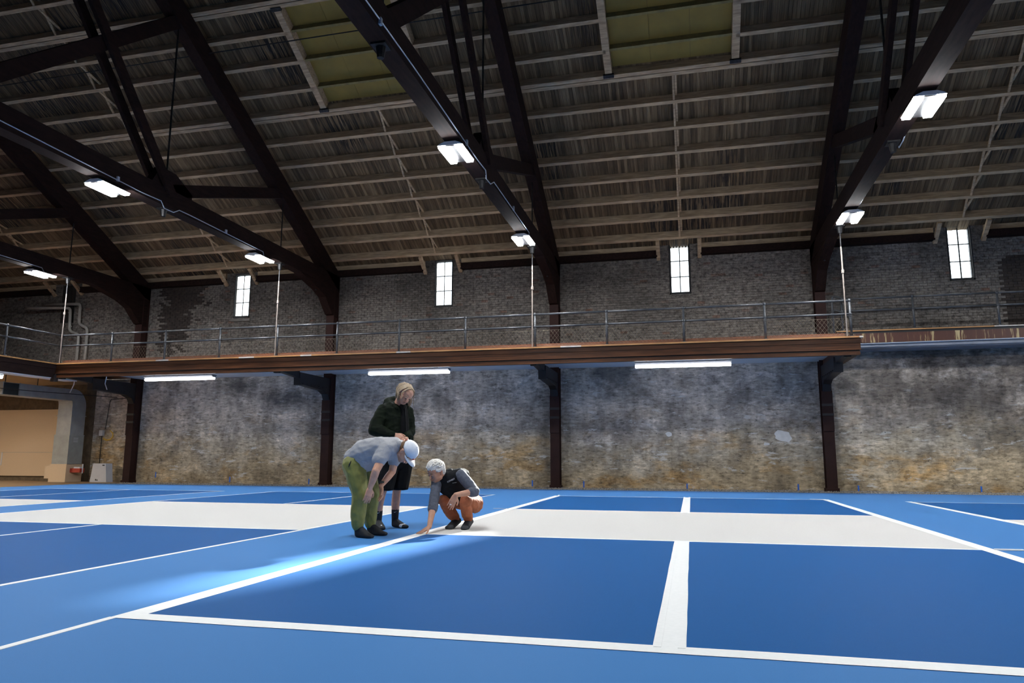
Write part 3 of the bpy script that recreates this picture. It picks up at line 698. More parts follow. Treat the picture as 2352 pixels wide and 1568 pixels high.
# raised walkway on the right
rw = thing('walkway', 'raised narrow walkway on the right, its fascia streaked with cream paint', 'walkway', (9, 11.2, 4.0))
WZ = 4.36; Wy = 11.2; WX = 4.12
MB().box((WX, Wy+.03, WZ-.08), (XR, WY-.02, WZ-.03)).build('deck', 'kick', rw)
MB().box((WX, Wy-.05, WZ-.03), (8.0, Wy+.12, WZ)).build('cap_board', 'cap', rw); MB().box((8.005, Wy-.05, WZ-.03), (XR, Wy+.12, WZ)).build('cap_board', 'cap_grey', rw)
MB().box((WX, Wy-.01, WZ-.09), (XR, Wy+.03, WZ-.03)).build('fascia_board', 'column_dark', rw)
MB().box((WX, Wy-.02, WZ-.35), (XR, Wy+.03, WZ-.092)).build('fascia_board', 'fascia_drip', rw)
MB().box((WX, Wy+.05, WZ-.50), (XR, WY-.02, WZ-.47)).build('soffit', 'dim_soffit', rw)
MB().box((WX, Wy+.0, WZ-.47), (XR, Wy+.06, WZ-.36)).build('fascia_board', 'dim_soffit', rw)
MB().tube([(WX-.02, Wy-.04, WZ-.385), (XR, Wy-.04, WZ-.325)], .016, 8).build('conduit', 'conduit', rw)
rl3 = thing('railing', 'dark pipe railing of the raised right walkway before the brick wall', 'railing', (9, 11.25, WZ), 'balcony railings')
railing(rl3, [(4.30, Wy+.02), (6.11, Wy+.02), (8.16, Wy+.02), (10.2, Wy+.02), (12.2, Wy+.02)], WZ, mesh=False)
MB().tube([(4.06, Wy+.02, DZ), (4.06, Wy+.02, WZ+.88), (4.08, Wy+.01, WZ+.97), (4.13, Wy, WZ+1.0), (4.25, Wy-.1, WZ+.93), (4.40, Wy-.5, WZ+.70)], .03, 10).build('stair_rail', 'pipe', rl3, smooth=True)
MB().tube([(4.06, Wy+.02, WZ+.50), (4.09, Wy, WZ+.58), (4.16, Wy, WZ+.60), (4.27, Wy-.1, WZ+.52), (4.40, Wy-.5, WZ+.32)], .028, 10).build('stair_rail', 'pipe', rl3, smooth=True)

# strip lights under the balcony
for i, (xa, lab) in enumerate(((-16.55, 'long white strip light under the balcony, furthest left'), (-8.94, 'long white strip light under the balcony, above the standing man'), (-1.29, 'long white strip light under the balcony, furthest right'))):
    t = thing('strip_light', lab, 'lamp', (xa+1.22, 9.15, 3.36), 'strip lights under the balcony')
    MB().prism([(9.10, 3.292), (9.20, 3.292), (9.27, 3.352), (9.27, 3.37), (9.03, 3.37), (9.03, 3.352)], 0, xa, xa+2.46).build('housing', 'housing_grey', t)
    for k in (0, 1): MB().prism([(9.10, 3.290), (9.085, 3.285), (9.085, 3.25), (9.11, 3.228), (9.19, 3.228), (9.215, 3.25), (9.215, 3.285), (9.20, 3.290)], 0, xa+.01+k*1.23, xa+1.22+k*1.23).build('lens', 'tube', t)
    for k in (.3, 2.1): MB().tube([(xa+k, 9.15, 3.37), (xa+k, 9.15, 3.63)], .005, 5).build('hanger', 'iron', t)
t = thing('strip_light', 'strip light under the left balcony, cut by the frame edge', 'lamp', (-18.6, 5.2, 3.05), 'strip lights under the balcony')
MB().prism([(-18.70, 3.10), (-18.54, 3.10), (-18.56, 3.16), (-18.68, 3.16)], 1, 3.6, 6.02).build('housing', 'white_metal', t)
MB().prism([(-18.68, 3.099), (-18.69, 3.05), (-18.66, 3.02), (-18.58, 3.02), (-18.55, 3.05), (-18.56, 3.099)], 1, 3.62, 6.0).build('lens', 'tube', t)
for y in (4, 5.7): MB().tube([(-18.62, y, 3.16), (-18.62, y, 3.31)], .005, 5).build('hanger', 'iron', t)

# ------------------------------------------------------------------ things at the left end
d = thing('air_duct', 'grey sheet metal duct rising by the wall and bending under the left balcony', 'duct', (-21.4, 11.3, 0))
MB().box((-21.66, 10.98, 1.62), (-21.06, 11.58, 2.62)).build('riser', 'duct_blue', d)
MB().box((-21.70, 10.96, .62), (-21.05, 11.60, 1.62)).build('riser', 'duct_grey', d)
MB().box((-21.74, 10.93, .0), (-21.03, 11.62, .62)).build('plenum', 'panel', d)
MB().box((-21.95, 10.95, .12), (-21.75, 11.5, .55)).build('side_box', 'panel', d)
el = [(11.58, 2.62)]
for k in range(9):
    a = math.pi/2*k/8; el.append((10.98-.0+(.60)*math.cos(a), 2.62+.62*math.sin(a)))
el += [(10.9, 2.86)]
for k in range(5):
    a = math.pi/2*k/4; el.append((10.90+.08*math.sin(a), 2.86-.24*(1-math.cos(a))))
MB().prism(el, 0, -21.66, -21.06).build('elbow', 'duct_blue', d)
MB().box((-21.66, 8.2, 2.82), (-21.06, 10.95, 3.22)).build('run', 'duct_blue', d)
MB().box((-21.07, 8.24, 2.83), (-21.045, 8.78, 3.2)).build('grille', 'duct_dark', d)
for y0 in (8.2, 8.8): MB().box((-21.06, y0, 2.81), (-21.035, y0+.03, 3.23)).build('flange', 'duct_grey', d)
for zz in (.62, 1.62, 2.3): MB().box((-21.705, 10.955, zz-.012), (-21.03, 11.60, zz+.012)).build('seam', 'duct_blue', d)
for yy in (8.5, 9.7): MB().tube([(-21.3, yy, 3.22), (-21.3, yy, 3.5)], .012, 6).build('hanger_strap', 'iron', d)
for k in range(3): MB().box((-21.045, 11.15, 1.38+k*.06), (-21.035, 11.33, 1.41+k*.06)).build('label_plate', 'box_white', d)
o = MB().box((-26.2, WY-.09, .17), (-22.60, WY-.01, 2.60)).build('wall_panel', 'panel', origin=(-24.4, WY, .17)); tag(o, 'large plain beige panel fixed low on the far wall, left of the duct', 'panel')
MB().box((-26.2, WY-.094, 1.02), (-22.60, WY-.088, 1.03)).build('joint', 'duct_grey', o)
MB().box((-24.98, WY-.10, .55), (-24.93, WY-.088, 1.02)).build('paper_strip', 'box_white', o)
o = thing('white_board', 'white boxy panel leaning at the wall foot beside the duct', 'box', (-20.1, 11.2, 0))
MB().prism([(-20.31, 0), (-19.62, 0), (-19.70, .64), (-20.22, .64)], 1, 11.25, 11.55).build('body', 'box_white', o)
MB().box((-19.83, 11.244, .56), (-19.74, 11.25, .60)).build('label_mark', 'black_print', o); MB().box((-20.08, 11.244, .05), (-20.04, 11.25, .11)).build('label_mark', 'black_print', o); MB().box((-20.02, 11.244, .05), (-19.98, 11.25, .09)).build('label_mark', 'black_print', o)
o = thing('tool_case', 'small red tool case hanging beside the duct foot', 'case', (-20.6, 11.2, .25))
MB().box((-21.031, 11.1, .33), (-20.62, 11.3, .47)).build('body', 'red', o); MB().box((-20.9, 11.12, .47), (-20.64, 11.22, .52)).build('top_plate', 'box_white', o)
MB().tube([(-20.6, 11.2, .3), (-20.6, 11.2, .62)], .02, 6).build('handle', 'box_white', o)
o = MB().tube([(-20.56, 12.01, 1.52), (-20.50, 11.9, 1.52), (-20.35, 11.88, 1.46), (-20.18, 11.88, 1.48), (-20.08, 11.88, 1.58), (-20.1, 11.88, 1.72), (-20.22, 11.88, 1.80)], .022, 8).build('yellow_cable', 'yellow', smooth=True); tag(o, 'short yellow cable looped out of the wall right of the duct', 'cable')
for i, (bx, bz, lab) in enumerate(((-20.62, 1.72, 'grey junction box on the wall right of the duct'),)):
    o = MB().box((bx-.07, WY-.12, bz-.1), (bx+.07, WY-.01, bz+.1)).build('junction_box', 'box_white'); tag(o, lab, 'box')
    MB().tube([(bx, WY-.05, bz-.1), (bx, WY-.05, .6)], .014, 6).build('conduit', 'iron', o)
o = MB().tube([(-20.45, 11.9, 1.85), (-20.35, 11.9, 2.86), (-20.3, 11.9, 2.93), (-19.5, 11.8, 2.95)], .014, 6).build('wall_conduit', 'black_wire'); tag(o, 'black conduit rising on the wall and turning towards the leftmost column', 'conduit')
o = MB().tube([(-20.9, 7.5, 2.98), (-20.6, 9, 2.97), (-19.7, 11.5, 2.955)], .013, 6).build('cable', 'black_wire'); tag(o, 'black cable strung across in front of the duct bend', 'cable')
for i, (p, q, r, lab) in enumerate((((-20.3, 10.2, 3.53), (-20.32, 10.2, 3.3), (-20.45, 10.2, 3.02), 'loose white wire hanging under the balcony corner, left one'), ((-19.0, 10.2, 3.63), (-19.05, 10.2, 3.3), (-18.95, 10.2, 3.10), 'loose white wire hanging under the balcony corner, right one'))):
    o = MB().tube([p, q, r], .016, 6).build('loose_wire', 'white_metal'); tag(o, lab, 'wire')
def pipe_path(pts, r=.06, k=5, rad=.14):
    out = [V(pts[0])]
    for a, b, c in zip(pts[:-2], pts[1:-1], pts[2:]):
        a, b, c = V(a), V(b), V(c); u = (a-b).normalized()*rad; w2 = (c-b).normalized()*rad
        for i in range(k+1):
            t = i/k; out.append((b+u)*(1-t)**2+b*2*t*(1-t)+(b+w2)*t*t)
    return out+[V(pts[-1])]
for pts, lab in (([(-23.6, 11.8, 6.58), (-21.96, 11.8, 6.52), (-21.96, 11.8, 5.76), (-21.55, 11.8, 5.58), (-21.54, 11.8, 3.75)], 'grey vent pipe with two bends above the left balcony, right one'),
                 ([(-23.82, 11.3, 6.35), (-22.36, 11.75, 6.38), (-22.30, 11.75, 5.50), (-21.86, 11.75, 5.34), (-21.86, 11.75, 3.75)], 'grey vent pipe with two bends above the left balcony, left one')):
    o = MB().tube(pipe_path(pts), .055, 12).build('vent_pipe', 'vent_pipe', smooth=True); tag(o, lab, 'pipe')
    for p in (pts[1], pts[2]):
        MB().tube([(p[0], p[1], p[2]-.20), (p[0], p[1], p[2]-.16)], .066, 12).build('coupling', 'vent_pipe', o) if p is pts[1] else MB().tube([(p[0], p[1], p[2]+.16), (p[0], p[1], p[2]+.20)], .066, 12).build('coupling', 'vent_pipe', o)
tl = ['nearest the leftmost column', 'third along from the left end', 'just left of the second column', 'just left of the third column', 'just right of the third column', 'under the right strip light', 'just left of the rightmost column', 'just right of the rightmost column', 'furthest right on the wall']
for (x, z), nm in zip(((-18.25, .26), (-15.28, .12), (-12.29, .08), (-4.70, .10), (-3.11, .09), (-.07, .05), (2.99, .07), (4.56, .05), (7.60, .06)), tl):
    o = MB().prism([(x-.02, z-.10), (x+.022, z-.10), (x+.02, z+.08), (x-.018, z+.09)], 1, WY-.018, WY-.0105).build('tape_mark', 'tape', origin=(x, WY, z)); tag(o, 'small strip of blue tape low on the wall, '+nm, 'tape', 'blue tape marks on the wall')

# ------------------------------------------------------------------ people
_SP = []
for i in range(46):
    z_ = 1-2*(i+.5)/46; rr = math.sqrt(1-z_*z_); ph = i*2.399963; _SP.append(V((rr*math.cos(ph), rr*math.sin(ph), z_)))
def hull_into(bm, sph):
    pts = []
    for c, r in sph:
        c = V(c); r = V(r) if isinstance(r, tuple) else V((r, r, r))
        pts += [bm.verts.new(c+V((p.x*r.x, p.y*r.y, p.z*r.z))) for p in _SP]
    res = bmesh.ops.convex_hull(bm, input=pts)
    junk = [g_ for g_ in res['geom_interior'] if isinstance(g_, bmesh.types.BMVert)]
    bmesh.ops.delete(bm, geom=junk, context='VERTS')
def organic(name, groups, mat, parent, voxel=.008, smooth=3, fold=0, fscale=9, fstretch=(1, 1, 1), seed=0):
    """overlapping hulls fused into one continuous surface"""
    bm = bmesh.new()
    for gsp in groups: hull_into(bm, gsp)
    me = bpy.data.meshes.new(name); bm.to_mesh(me); bm.free()
    ob = bpy.data.objects.new('tmp', me); COL.objects.link(ob)
    md = ob.modifiers.new('r', 'REMESH'); md.mode = 'VOXEL'; md.voxel_size = voxel
    if smooth:
        s_ = ob.modifiers.new('s', 'SMOOTH'); s_.iterations = smooth; s_.factor = .5
    dg = bpy.context.evaluated_depsgraph_get(); dg.update()
    out = bpy.data.meshes.new_from_object(ob.evaluated_get(dg)); out.name = name
    bpy.data.objects.remove(ob); bpy.data.meshes.remove(me)
    org = ORG[parent.name]; n = len(out.vertices)
    if fold:
        co = np.empty(n*3); out.vertices.foreach_get('co', co); co = co.reshape(-1, 3)
        nn = np.empty(n*3); out.vertices.foreach_get('normal', nn); nn = nn.reshape(-1, 3); hh = np.empty(n)
        for i in range(n):
            p = co[i]; q = V((p[0]*fstretch[0], p[1]*fstretch[1], p[2]*fstretch[2]))*fscale+V((seed, seed*2, 0))
            h = mnoise.noise(q)+.5*mnoise.noise(q*2.1); hh[i] = (1-2*abs(h))*fold
        out.vertices.foreach_set('co', (co+nn*hh[:, None]).ravel())
    out.transform(Matrix.Translation(-org))
    out.materials.clear(); out.materials.append(M[mat])
    out.polygons.foreach_set('use_smooth', [True]*len(out.polygons))
    o_ = bpy.data.objects.new(name, out); link(o_, parent); return o_
def frame3(F, U):
    F = V(F).normalized(); U = V(U); U = (U-F*U.dot(F)).normalized(); return F, U, F.cross(U)
def head_groups(c, F, U, s=1.0):
    F, U, R = frame3(F, U); c = V(c)
    P = lambda f, u, r=0: c+(F*f+U*u+R*r)*s
    g = [[(P(-.035, .035), .080*s), (P(.03, .04), .074*s), (P(-.02, .0), .072*s)],
         [(P(.058, .015, .026), .036*s), (P(.058, .015, -.026), .036*s), (P(.048, -.035, .030), .034*s), (P(.048, -.035, -.030), .034*s), (P(0, 0, .035), .04*s), (P(0, 0, -.035), .04*s)],
         [(P(.048, -.035, .030), .034*s), (P(.048, -.035, -.030), .034*s), (P(.066, -.088, .012), .022*s), (P(.066, -.088, -.012), .022*s), (P(.002, -.062, .042), .026*s), (P(.002, -.062, -.042), .026*s)],
         [(P(.090, .008), .010*s), (P(.104, -.026), .012*s), (P(.108, -.034, .009), .009*s), (P(.108, -.034, -.009), .009*s)],
         [(P(.086, .018, .032), .011*s), (P(.086, .018, -.032), .011*s)],
         [(P(.080, -.060, .018), .011*s), (P(.080, -.060, -.018), .011*s), (P(.090, -.060), .010*s)]]
    for r in (1, -1):
        g.append([(P(-.005, -.022, .074*r), .010*s), (P(-.012, .022, .080*r), .013*s), (P(-.024, .018, .082*r), .010*s), (P(-.014, -.012, .078*r), .010*s)])
    return g, P, s
def face_parts(parent, P, s, skin, flesh='skin'):
    for r in (1, -1):
        e = MB().ball(P(.088, .002, .031*r), .0115*s, 10, 8).build('eye', 'eye', parent, smooth=True)
        MB().ball(P(.0955, .0, .031*r), .0058*s, 8, 6).build('iris', 'iris', e, smooth=True)
        MB().ball(P(.0855, .0085, .031*r), .0135*s, 10, 8).build('eyelid', flesh, parent, smooth=True)
        MB().tube([P(.094, .026, .014*r), P(.096, .031, .032*r), P(.083, .026, .050*r)], [.004*s, .006*s, .003*s], 6).build('eyebrow', skin, parent, smooth=True)
    MB().tube([P(.089, -.060, -.022), P(.098, -.058, -.006), P(.098, -.058, .006), P(.089, -.060, .022)], [.003*s, .0065*s, .0065*s, .003*s], 7).build('lips', 'lips', parent, smooth=True)
def hand_groups(wr, d, n, tsign, curl=.35, s=1.0, spread=.10):
    """palm, four separate unequal fingers bent at the knuckles, and a thumb from the side of the palm"""
    wr = V(wr); d = V(d).normalized(); n = V(n); n = (n-d*n.dot(d)).normalized(); sd_ = n.cross(d)*tsign   # thumb side
    g = [[(wr, .025*s), (wr+d*.03*s+sd_*.022*s, .018*s), (wr+d*.03*s-sd_*.022*s, .016*s)],
         [(wr+d*.03*s+sd_*.022*s, .018*s), (wr+d*.03*s-sd_*.022*s, .016*s), (wr+d*.088*s+sd_*.030*s, .0135*s), (wr+d*.082*s-sd_*.030*s, .012*s)]]
    for off, ln, rr in ((.033, .070, .0098), (.011, .078, .0102), (-.011, .072, .0098), (-.033, .056, .0088)):
        p = wr+d*(.088-abs(off)*.12)*s+sd_*off*s; ang = curl*.6; base = (d+sd_*(off*spread*22)).normalized()
        for k, f in enumerate((.46, .31, .23)):
            dv = base*math.cos(ang)+n*math.sin(ang); q = p+dv*ln*f*s*1.24
            g.append([(p, rr*s*(1-.07*k)), (q, rr*s*(.93-.07*k))]); p = q; ang += curl*.75
    p = wr+d*.028*s+sd_*.026*s
    for dv, ln, ra, rb in (((d*.62+sd_*.72+n*.28), .040, .015, .012), ((d*.85+sd_*.35+n*.38), .030, .012, .0105), ((d*.95+sd_*.1+n*.38), .024, .0105, .009)):
        q = p+dv.normalized()*ln*s; g.append([(p, ra*s), (q, rb*s)]); p = q
    return g
def foot_groups(ank, heel, toe, r=.036, sx=1.0):
    ank, heel, toe = V(ank), V(heel), V(toe); d = (toe-heel).normalized(); sd_ = V((-d.y, d.x, 0)); L_ = (toe-heel).length
    h0 = heel+d*.04+V((0, 0, r)); ball_ = heel+d*L_*.68
    return [[(ank, .042), (h0, r)], [(h0, r), (ank+d*.02, .040), (ball_+sd_*.024+V((0, 0, .028)), .026), (ball_-sd_*.024+V((0, 0, .028)), .026)],
            [(ball_+sd_*.024+V((0, 0, .026)), .026), (ball_-sd_*.024+V((0, 0, .026)), .026), (toe-d*.03+sd_*.018+V((0, 0, .020)), .020), (toe-d*.03-sd_*.02+V((0, 0, .020)), .019)]]

# --- man bending forward with his hands at his knees
A = thing('person', 'person bending forward in grey tee, green trousers and white cap, hands at knees', 'person', (-3.5, -2.56, 0))
hg, HP, hs = head_groups((-3.012, -2.565, .928), (.28, -.04, -.95), (.93, -.22, .28), 1.06)
sk = hg+[[((-3.03, -2.56, .955), .056), ((-3.15, -2.56, 1.01), .064)],
      [((-3.62, -2.56, .84), .09), ((-3.45, -2.56, .92), .09), ((-3.20, -2.56, .96), .09)],
      [((-3.20, -2.70, .95), .06), ((-3.20, -2.42, .95), .06)]]
elR, wrR = V((-3.235, -2.865, .725)), V((-3.327, -2.80, .540)); elL, wrL = V((-3.275, -2.325, .705)), V((-3.331, -2.50, .553))
sk += [[((-3.19, -2.73, .93), .056), (elR, .044)], [(elR, .045), (elR.lerp(wrR, .35), .044)], [(elR.lerp(wrR, .35), .044), (wrR, .029)],
       [((-3.21, -2.38, .92), .054), (elL, .043)], [(elL, .044), (elL.lerp(wrL, .35), .043)], [(elL.lerp(wrL, .35), .043), (wrL, .028)]]
sk += hand_groups(wrR, (-.20, -.02, -.95), (-.75, .65, -.05), -1, .30)+hand_groups(wrL, (.10, .02, -.98), (-.70, -.70, 0), 1, .42)
for hp, kn, an in (((-3.60, -2.66, .80), (-3.493, -2.69, .46), (-3.499, -2.70, .09)), ((-3.60, -2.46, .80), (-3.466, -2.42, .45), (-3.480, -2.43, .09))):
    sk += [[(hp, .08), (kn, .055)], [(kn, .055), (an, .036)], [(hp, .08), ((-3.62, -2.56, .84), .09)]]
bodyA = organic('body', sk, 'skin_red', A, .0052, 2)
face_parts(bodyA, HP, hs, 'hair_brown', 'skin_red')
organic('tee_shirt', [[((-3.635, -2.63, .868), .092), ((-3.635, -2.49, .868), .092), ((-3.51, -2.63, .79), .088), ((-3.51, -2.49, .79), .088), ((-3.47, -2.635, .93), .150), ((-3.47, -2.485, .93), .150)],
      [((-3.47, -2.635, .93), .150), ((-3.47, -2.485, .93), .150), ((-3.30, -2.65, .962), .138), ((-3.30, -2.47, .962), .138)],
      [((-3.30, -2.65, .962), .138), ((-3.30, -2.47, .962), .138), ((-3.19, -2.70, .962), .095), ((-3.19, -2.42, .962), .095), ((-3.145, -2.56, 1.012), .078)],
      [((-3.20, -2.71, .955), .092), ((-3.222, -2.80, .845), .075), ((-3.245, -2.79, .835), .070)],
      [((-3.21, -2.41, .95), .092), ((-3.250, -2.335, .83), .074)]], 'tee', A, .009, 3, .006, 6, (1.4, .7, 1.9), 3)
organic('collar', [[((-3.100, -2.60, 1.008), .058), ((-3.100, -2.52, 1.008), .058), ((-3.130, -2.56, .965), .07)]], 'tee', A, .008, 2)
organic('trousers', [[((-3.605, -2.64, .795), .122), ((-3.605, -2.48, .795), .122), ((-3.56, -2.64, .78), .11), ((-3.56, -2.48, .78), .11)],
      [((-3.60, -2.655, .78), .128), ((-3.535, -2.68, .60), .108), ((-3.495, -2.69, .47), .090)], [((-3.60, -2.465, .78), .128), ((-3.52, -2.43, .60), .105), ((-3.470, -2.42, .46), .088)],
      [((-3.495, -2.69, .47), .090), ((-3.515, -2.70, .27), .074), ((-3.505, -2.70, .165), .070)], [((-3.470, -2.42, .46), .088), ((-3.492, -2.43, .27), .072), ((-3.485, -2.43, .165), .068)],
      [((-3.505, -2.70, .160), .070), ((-3.500, -2.70, .125), .060)], [((-3.485, -2.43, .16), .068), ((-3.482, -2.43, .125), .058)]], 'green', A, .009, 2, .007, 7, (1.3, 1.3, .75), 1)
MB().tube([(-3.575, -2.775, .83), (-3.59, -2.785, .79), (-3.60, -2.78, .76)], [.003, .007, .003], 6).build('pocket', 'sock', A)
for an, he, to in (((-3.499, -2.70, .10), (-3.540, -2.69, .0), (-3.290, -2.745, .0)), ((-3.480, -2.43, .10), (-3.512, -2.43, .0), (-3.255, -2.452, .0))):
    organic('sock', foot_groups(an, he, to)+[[(an, .044), (V(an)+V((0, 0, .05)), .046)]], 'sock', A, .007, 3)
F3, U3, R3 = frame3((.28, -.04, -.95), (.93, -.22, .28))
def capdome():
    c = HP(-.008, .064); mb = MB(); n, m_ = 24, 9
    for i in range(m_+1):
        t = math.pi/2*i/m_
        for j in range(n):
            a = 2*math.pi*j/n; lobe = 1+.012*math.cos(6*a)*math.sin(t)
            mb.v.append(tuple(c+F3*(math.cos(a)*math.sin(t)*.112*lobe)+R3*(math.sin(a)*math.sin(t)*.096*lobe)+U3*(math.cos(t)*.088-.012*(1-math.cos(a))*.5*math.sin(t))))
    for i in range(m_):
        for j in range(n): mb.f.append((i*n+j, (i+1)*n+j, (i+1)*n+(j+1) % n, i*n+(j+1) % n))
    for j in range(n):
        a = 2*math.pi*j/n; mb.v.append(tuple(c+F3*(math.cos(a)*.108)+R3*(math.sin(a)*.092)-U3*(.022+.012*(1-math.cos(a))*.5)))
    for j in range(n): mb.f.append((m_*n+j, (m_+1)*n+j, (m_+1)*n+(j+1) % n, m_*n+(j+1) % n))
    return mb
cp = capdome().build('cap', 'white_cloth', A, smooth=True)
sol = cp.modifiers.new('s', 'SOLIDIFY'); sol.thickness = .004
bm_ = MB(); n = 13
for side in (0, 1):
    for i in range(n):
        a = -1.25+2.5*i/(n-1); base = HP(-.008, .062)+F3*(math.cos(a)*.104)+R3*(math.sin(a)*.090)-U3*.026
        tip = base+F3*(.088*math.cos(a*.95)+.004)+U3*(.012-.028*math.sin(a)**2)-U3*.006
        for p in (base, tip): bm_.v.append(tuple(p+U3*(.005*side)))
for i in range(n-1):
    k = 2*i; bm_.f += [(k, k+1, k+3, k+2), (2*n+k, 2*n+k+2, 2*n+k+3, 2*n+k+1), (k+1, 2*n+k+1, 2*n+k+3, k+3), (k, k+2, 2*n+k+2, 2*n+k)]
bm_.f += [(0, 2*n, 2*n+1, 1), (2*n-2, 2*n-1, 4*n-1, 4*n-2)]
bm_.build('brim', 'white_cloth', cp, smooth=True)
MB().ball(HP(-.008, .147), .008, 8, 6).build('button', 'white_cloth', cp, smooth=True)
MB().tube([HP(.030, .045, .098), HP(.060, .048, .088), HP(.080, .052, .075)], .0035, 6).build('side_lettering', 'black_print', cp)
MB().box(tuple(HP(.104, .075, .012)-V((.010, .010, .006))), tuple(HP(.104, .075, .012)+V((.010, .010, .006)))).build('emblem', 'red', cp)
MB().tube([HP(-.114, .046, -.03), HP(-.121, .050, 0), HP(-.114, .046, .03)], .007, 6).build('strap', 'red', cp)
organic('hair', [[(HP(-.048, .0), .072*hs), (HP(-.042, -.045), .054*hs), (HP(-.040, .03), .081*hs), (HP(-.02, .03, .035), .05), (HP(-.02, .03, -.035), .05)]], 'hair_brown', A, .007, 2, .003, 60)
MB().tube([wrL+V((0, 0, .030)), wrL+V((0, 0, .052))], .035, 14).build('watch', 'watch', A, smooth=True)

# --- man standing in the dark jacket, looking down
B = thing('person', 'person standing in dark green hooded jacket and black shorts, long blond hair', 'person', (-3.55, -1.6, 0))
hg, HP, hs = head_groups((-3.395, -1.70, 1.655), (.52, -.46, -.62), (.60, -.20, .66), 1.03)
FB, UB, RB = frame3((.52, -.46, -.62), (.60, -.20, .66))
shR, shL = V((-3.655, -1.76, 1.455)), V((-3.455, -1.48, 1.455)); elR, wrR = V((-3.71, -1.885, 1.205)), V((-3.435, -1.94, 1.14)); elL, wrL = V((-3.385, -1.53, 1.20)), V((-3.33, -1.79, 1.085))
sk = hg+[[(HP(-.03, -.06), .052), ((-3.505, -1.63, 1.54), .062)], [((-3.53, -1.62, 1.50), .08), ((-3.54, -1.62, 1.2), .10), ((-3.52, -1.61, .92), .10)],
      [(shR, .055), (shL, .055)], [(shR, .05), (elR, .042)], [(elR, .042), (wrR, .029)], [(shL, .05), (elL, .042)], [(elL, .042), (wrL, .029)]]
sk += hand_groups(wrR+V((.02, 0, 0)), (.85, .05, -.45), (-.3, .75, -.5), -1, .55)+hand_groups(wrL+V((.0, -.02, -.01)), (.35, -.85, -.05), (-.6, -.2, -.6), 1, .25)
legB = (((-3.565, -1.70, .87), (-3.620, -1.80, .46), (-3.716, -1.675, .075), (-3.69, -1.73, .30)), ((-3.465, -1.52, .87), (-3.530, -1.56, .46), (-3.570, -1.50, .075), (-3.560, -1.515, .30)))
for hp, kn, an, cf in legB:
    sk += [[(hp, .085), (kn, .055)], [(kn, .053), (cf, .056)], [(cf, .055), (an, .034)]]
bodyB = organic('body', sk, 'skin', B, .0052, 2)
face_parts(bodyB, HP, hs, 'hair_blond')
organic('jacket', [[((-3.60, -1.70, 1.44), .115), ((-3.485, -1.54, 1.44), .115), ((-3.585, -1.70, 1.25), .135), ((-3.49, -1.54, 1.25), .135)],
      [((-3.585, -1.70, 1.25), .135), ((-3.49, -1.54, 1.25), .135), ((-3.565, -1.69, 1.00), .145), ((-3.475, -1.54, 1.00), .145), ((-3.56, -1.69, .93), .14), ((-3.475, -1.54, .93), .14)],
      [((-3.655, -1.755, 1.445), .088), ((-3.70, -1.85, 1.27), .084), (elR, .078)], [(elR, .080), (elR.lerp(wrR, .5), .066), (wrR+V((-.02, 0, 0)), .056)],
      [((-3.445, -1.49, 1.44), .085), (elL, .070)], [(elL, .070), (elL.lerp(wrL, .75), .055)],
      [((-3.61, -1.66, 1.50), .085), ((-3.47, -1.55, 1.50), .08)]], 'jacket', B, .009, 3, .008, 7, (1, 1, 1.5), 5)
fB = V((.78, -.62, 0)); lB = V((.62, .78, 0))
fr = lambda f, l, z: V((-3.525, -1.615, z))+fB*f+lB*l
organic('inner_jacket', [[(fr(.112, .03, 1.42), .05), (fr(.125, .045, 1.20), .055), (fr(.125, .06, .95), .06), (fr(.115, .01, 1.20), .05), (fr(.118, .02, .95), .055)], [(fr(.07, .03, 1.50), .055), (fr(.112, .03, 1.42), .05)]], 'jacket_in', B, .009, 2, .003, 9)
MB().tube([fr(.155, .022, 1.48), fr(.178, .025, 1.30), fr(.185, .03, 1.1), fr(.185, .035, .95)], .006, 6).build('zip', 'iron', B)
organic('hood', [[(fr(-.09, -.09, 1.565), .058), (fr(-.11, 0, 1.580), .068), (fr(-.08, .09, 1.565), .055)], [(fr(-.10, -.10, 1.52), .06), (fr(-.12, 0, 1.52), .07), (fr(-.09, .10, 1.52), .055)], [(fr(-.08, -.10, 1.56), .052), (fr(.02, -.115, 1.51), .045), (fr(.09, -.07, 1.475), .032)], [(fr(-.09, .11, 1.53), .05), (fr(.03, .11, 1.51), .042), (fr(.09, .08, 1.475), .032)]], 'jacket', B, .008, 3, .006, 12)
organic('shorts', [[((-3.555, -1.69, .93), .125), ((-3.475, -1.54, .93), .125), ((-3.565, -1.70, .82), .13), ((-3.465, -1.52, .82), .13)],
      [((-3.57, -1.70, .84), .125), ((-3.60, -1.765, .60), .106), ((-3.605, -1.775, .475), (.112, .112, .012))], [((-3.465, -1.52, .84), .125), ((-3.495, -1.55, .60), .106), ((-3.50, -1.555, .475), (.112, .112, .012))]], 'shorts', B, .008, 2, .005, 8, (1.2, 1.2, .5), 2)
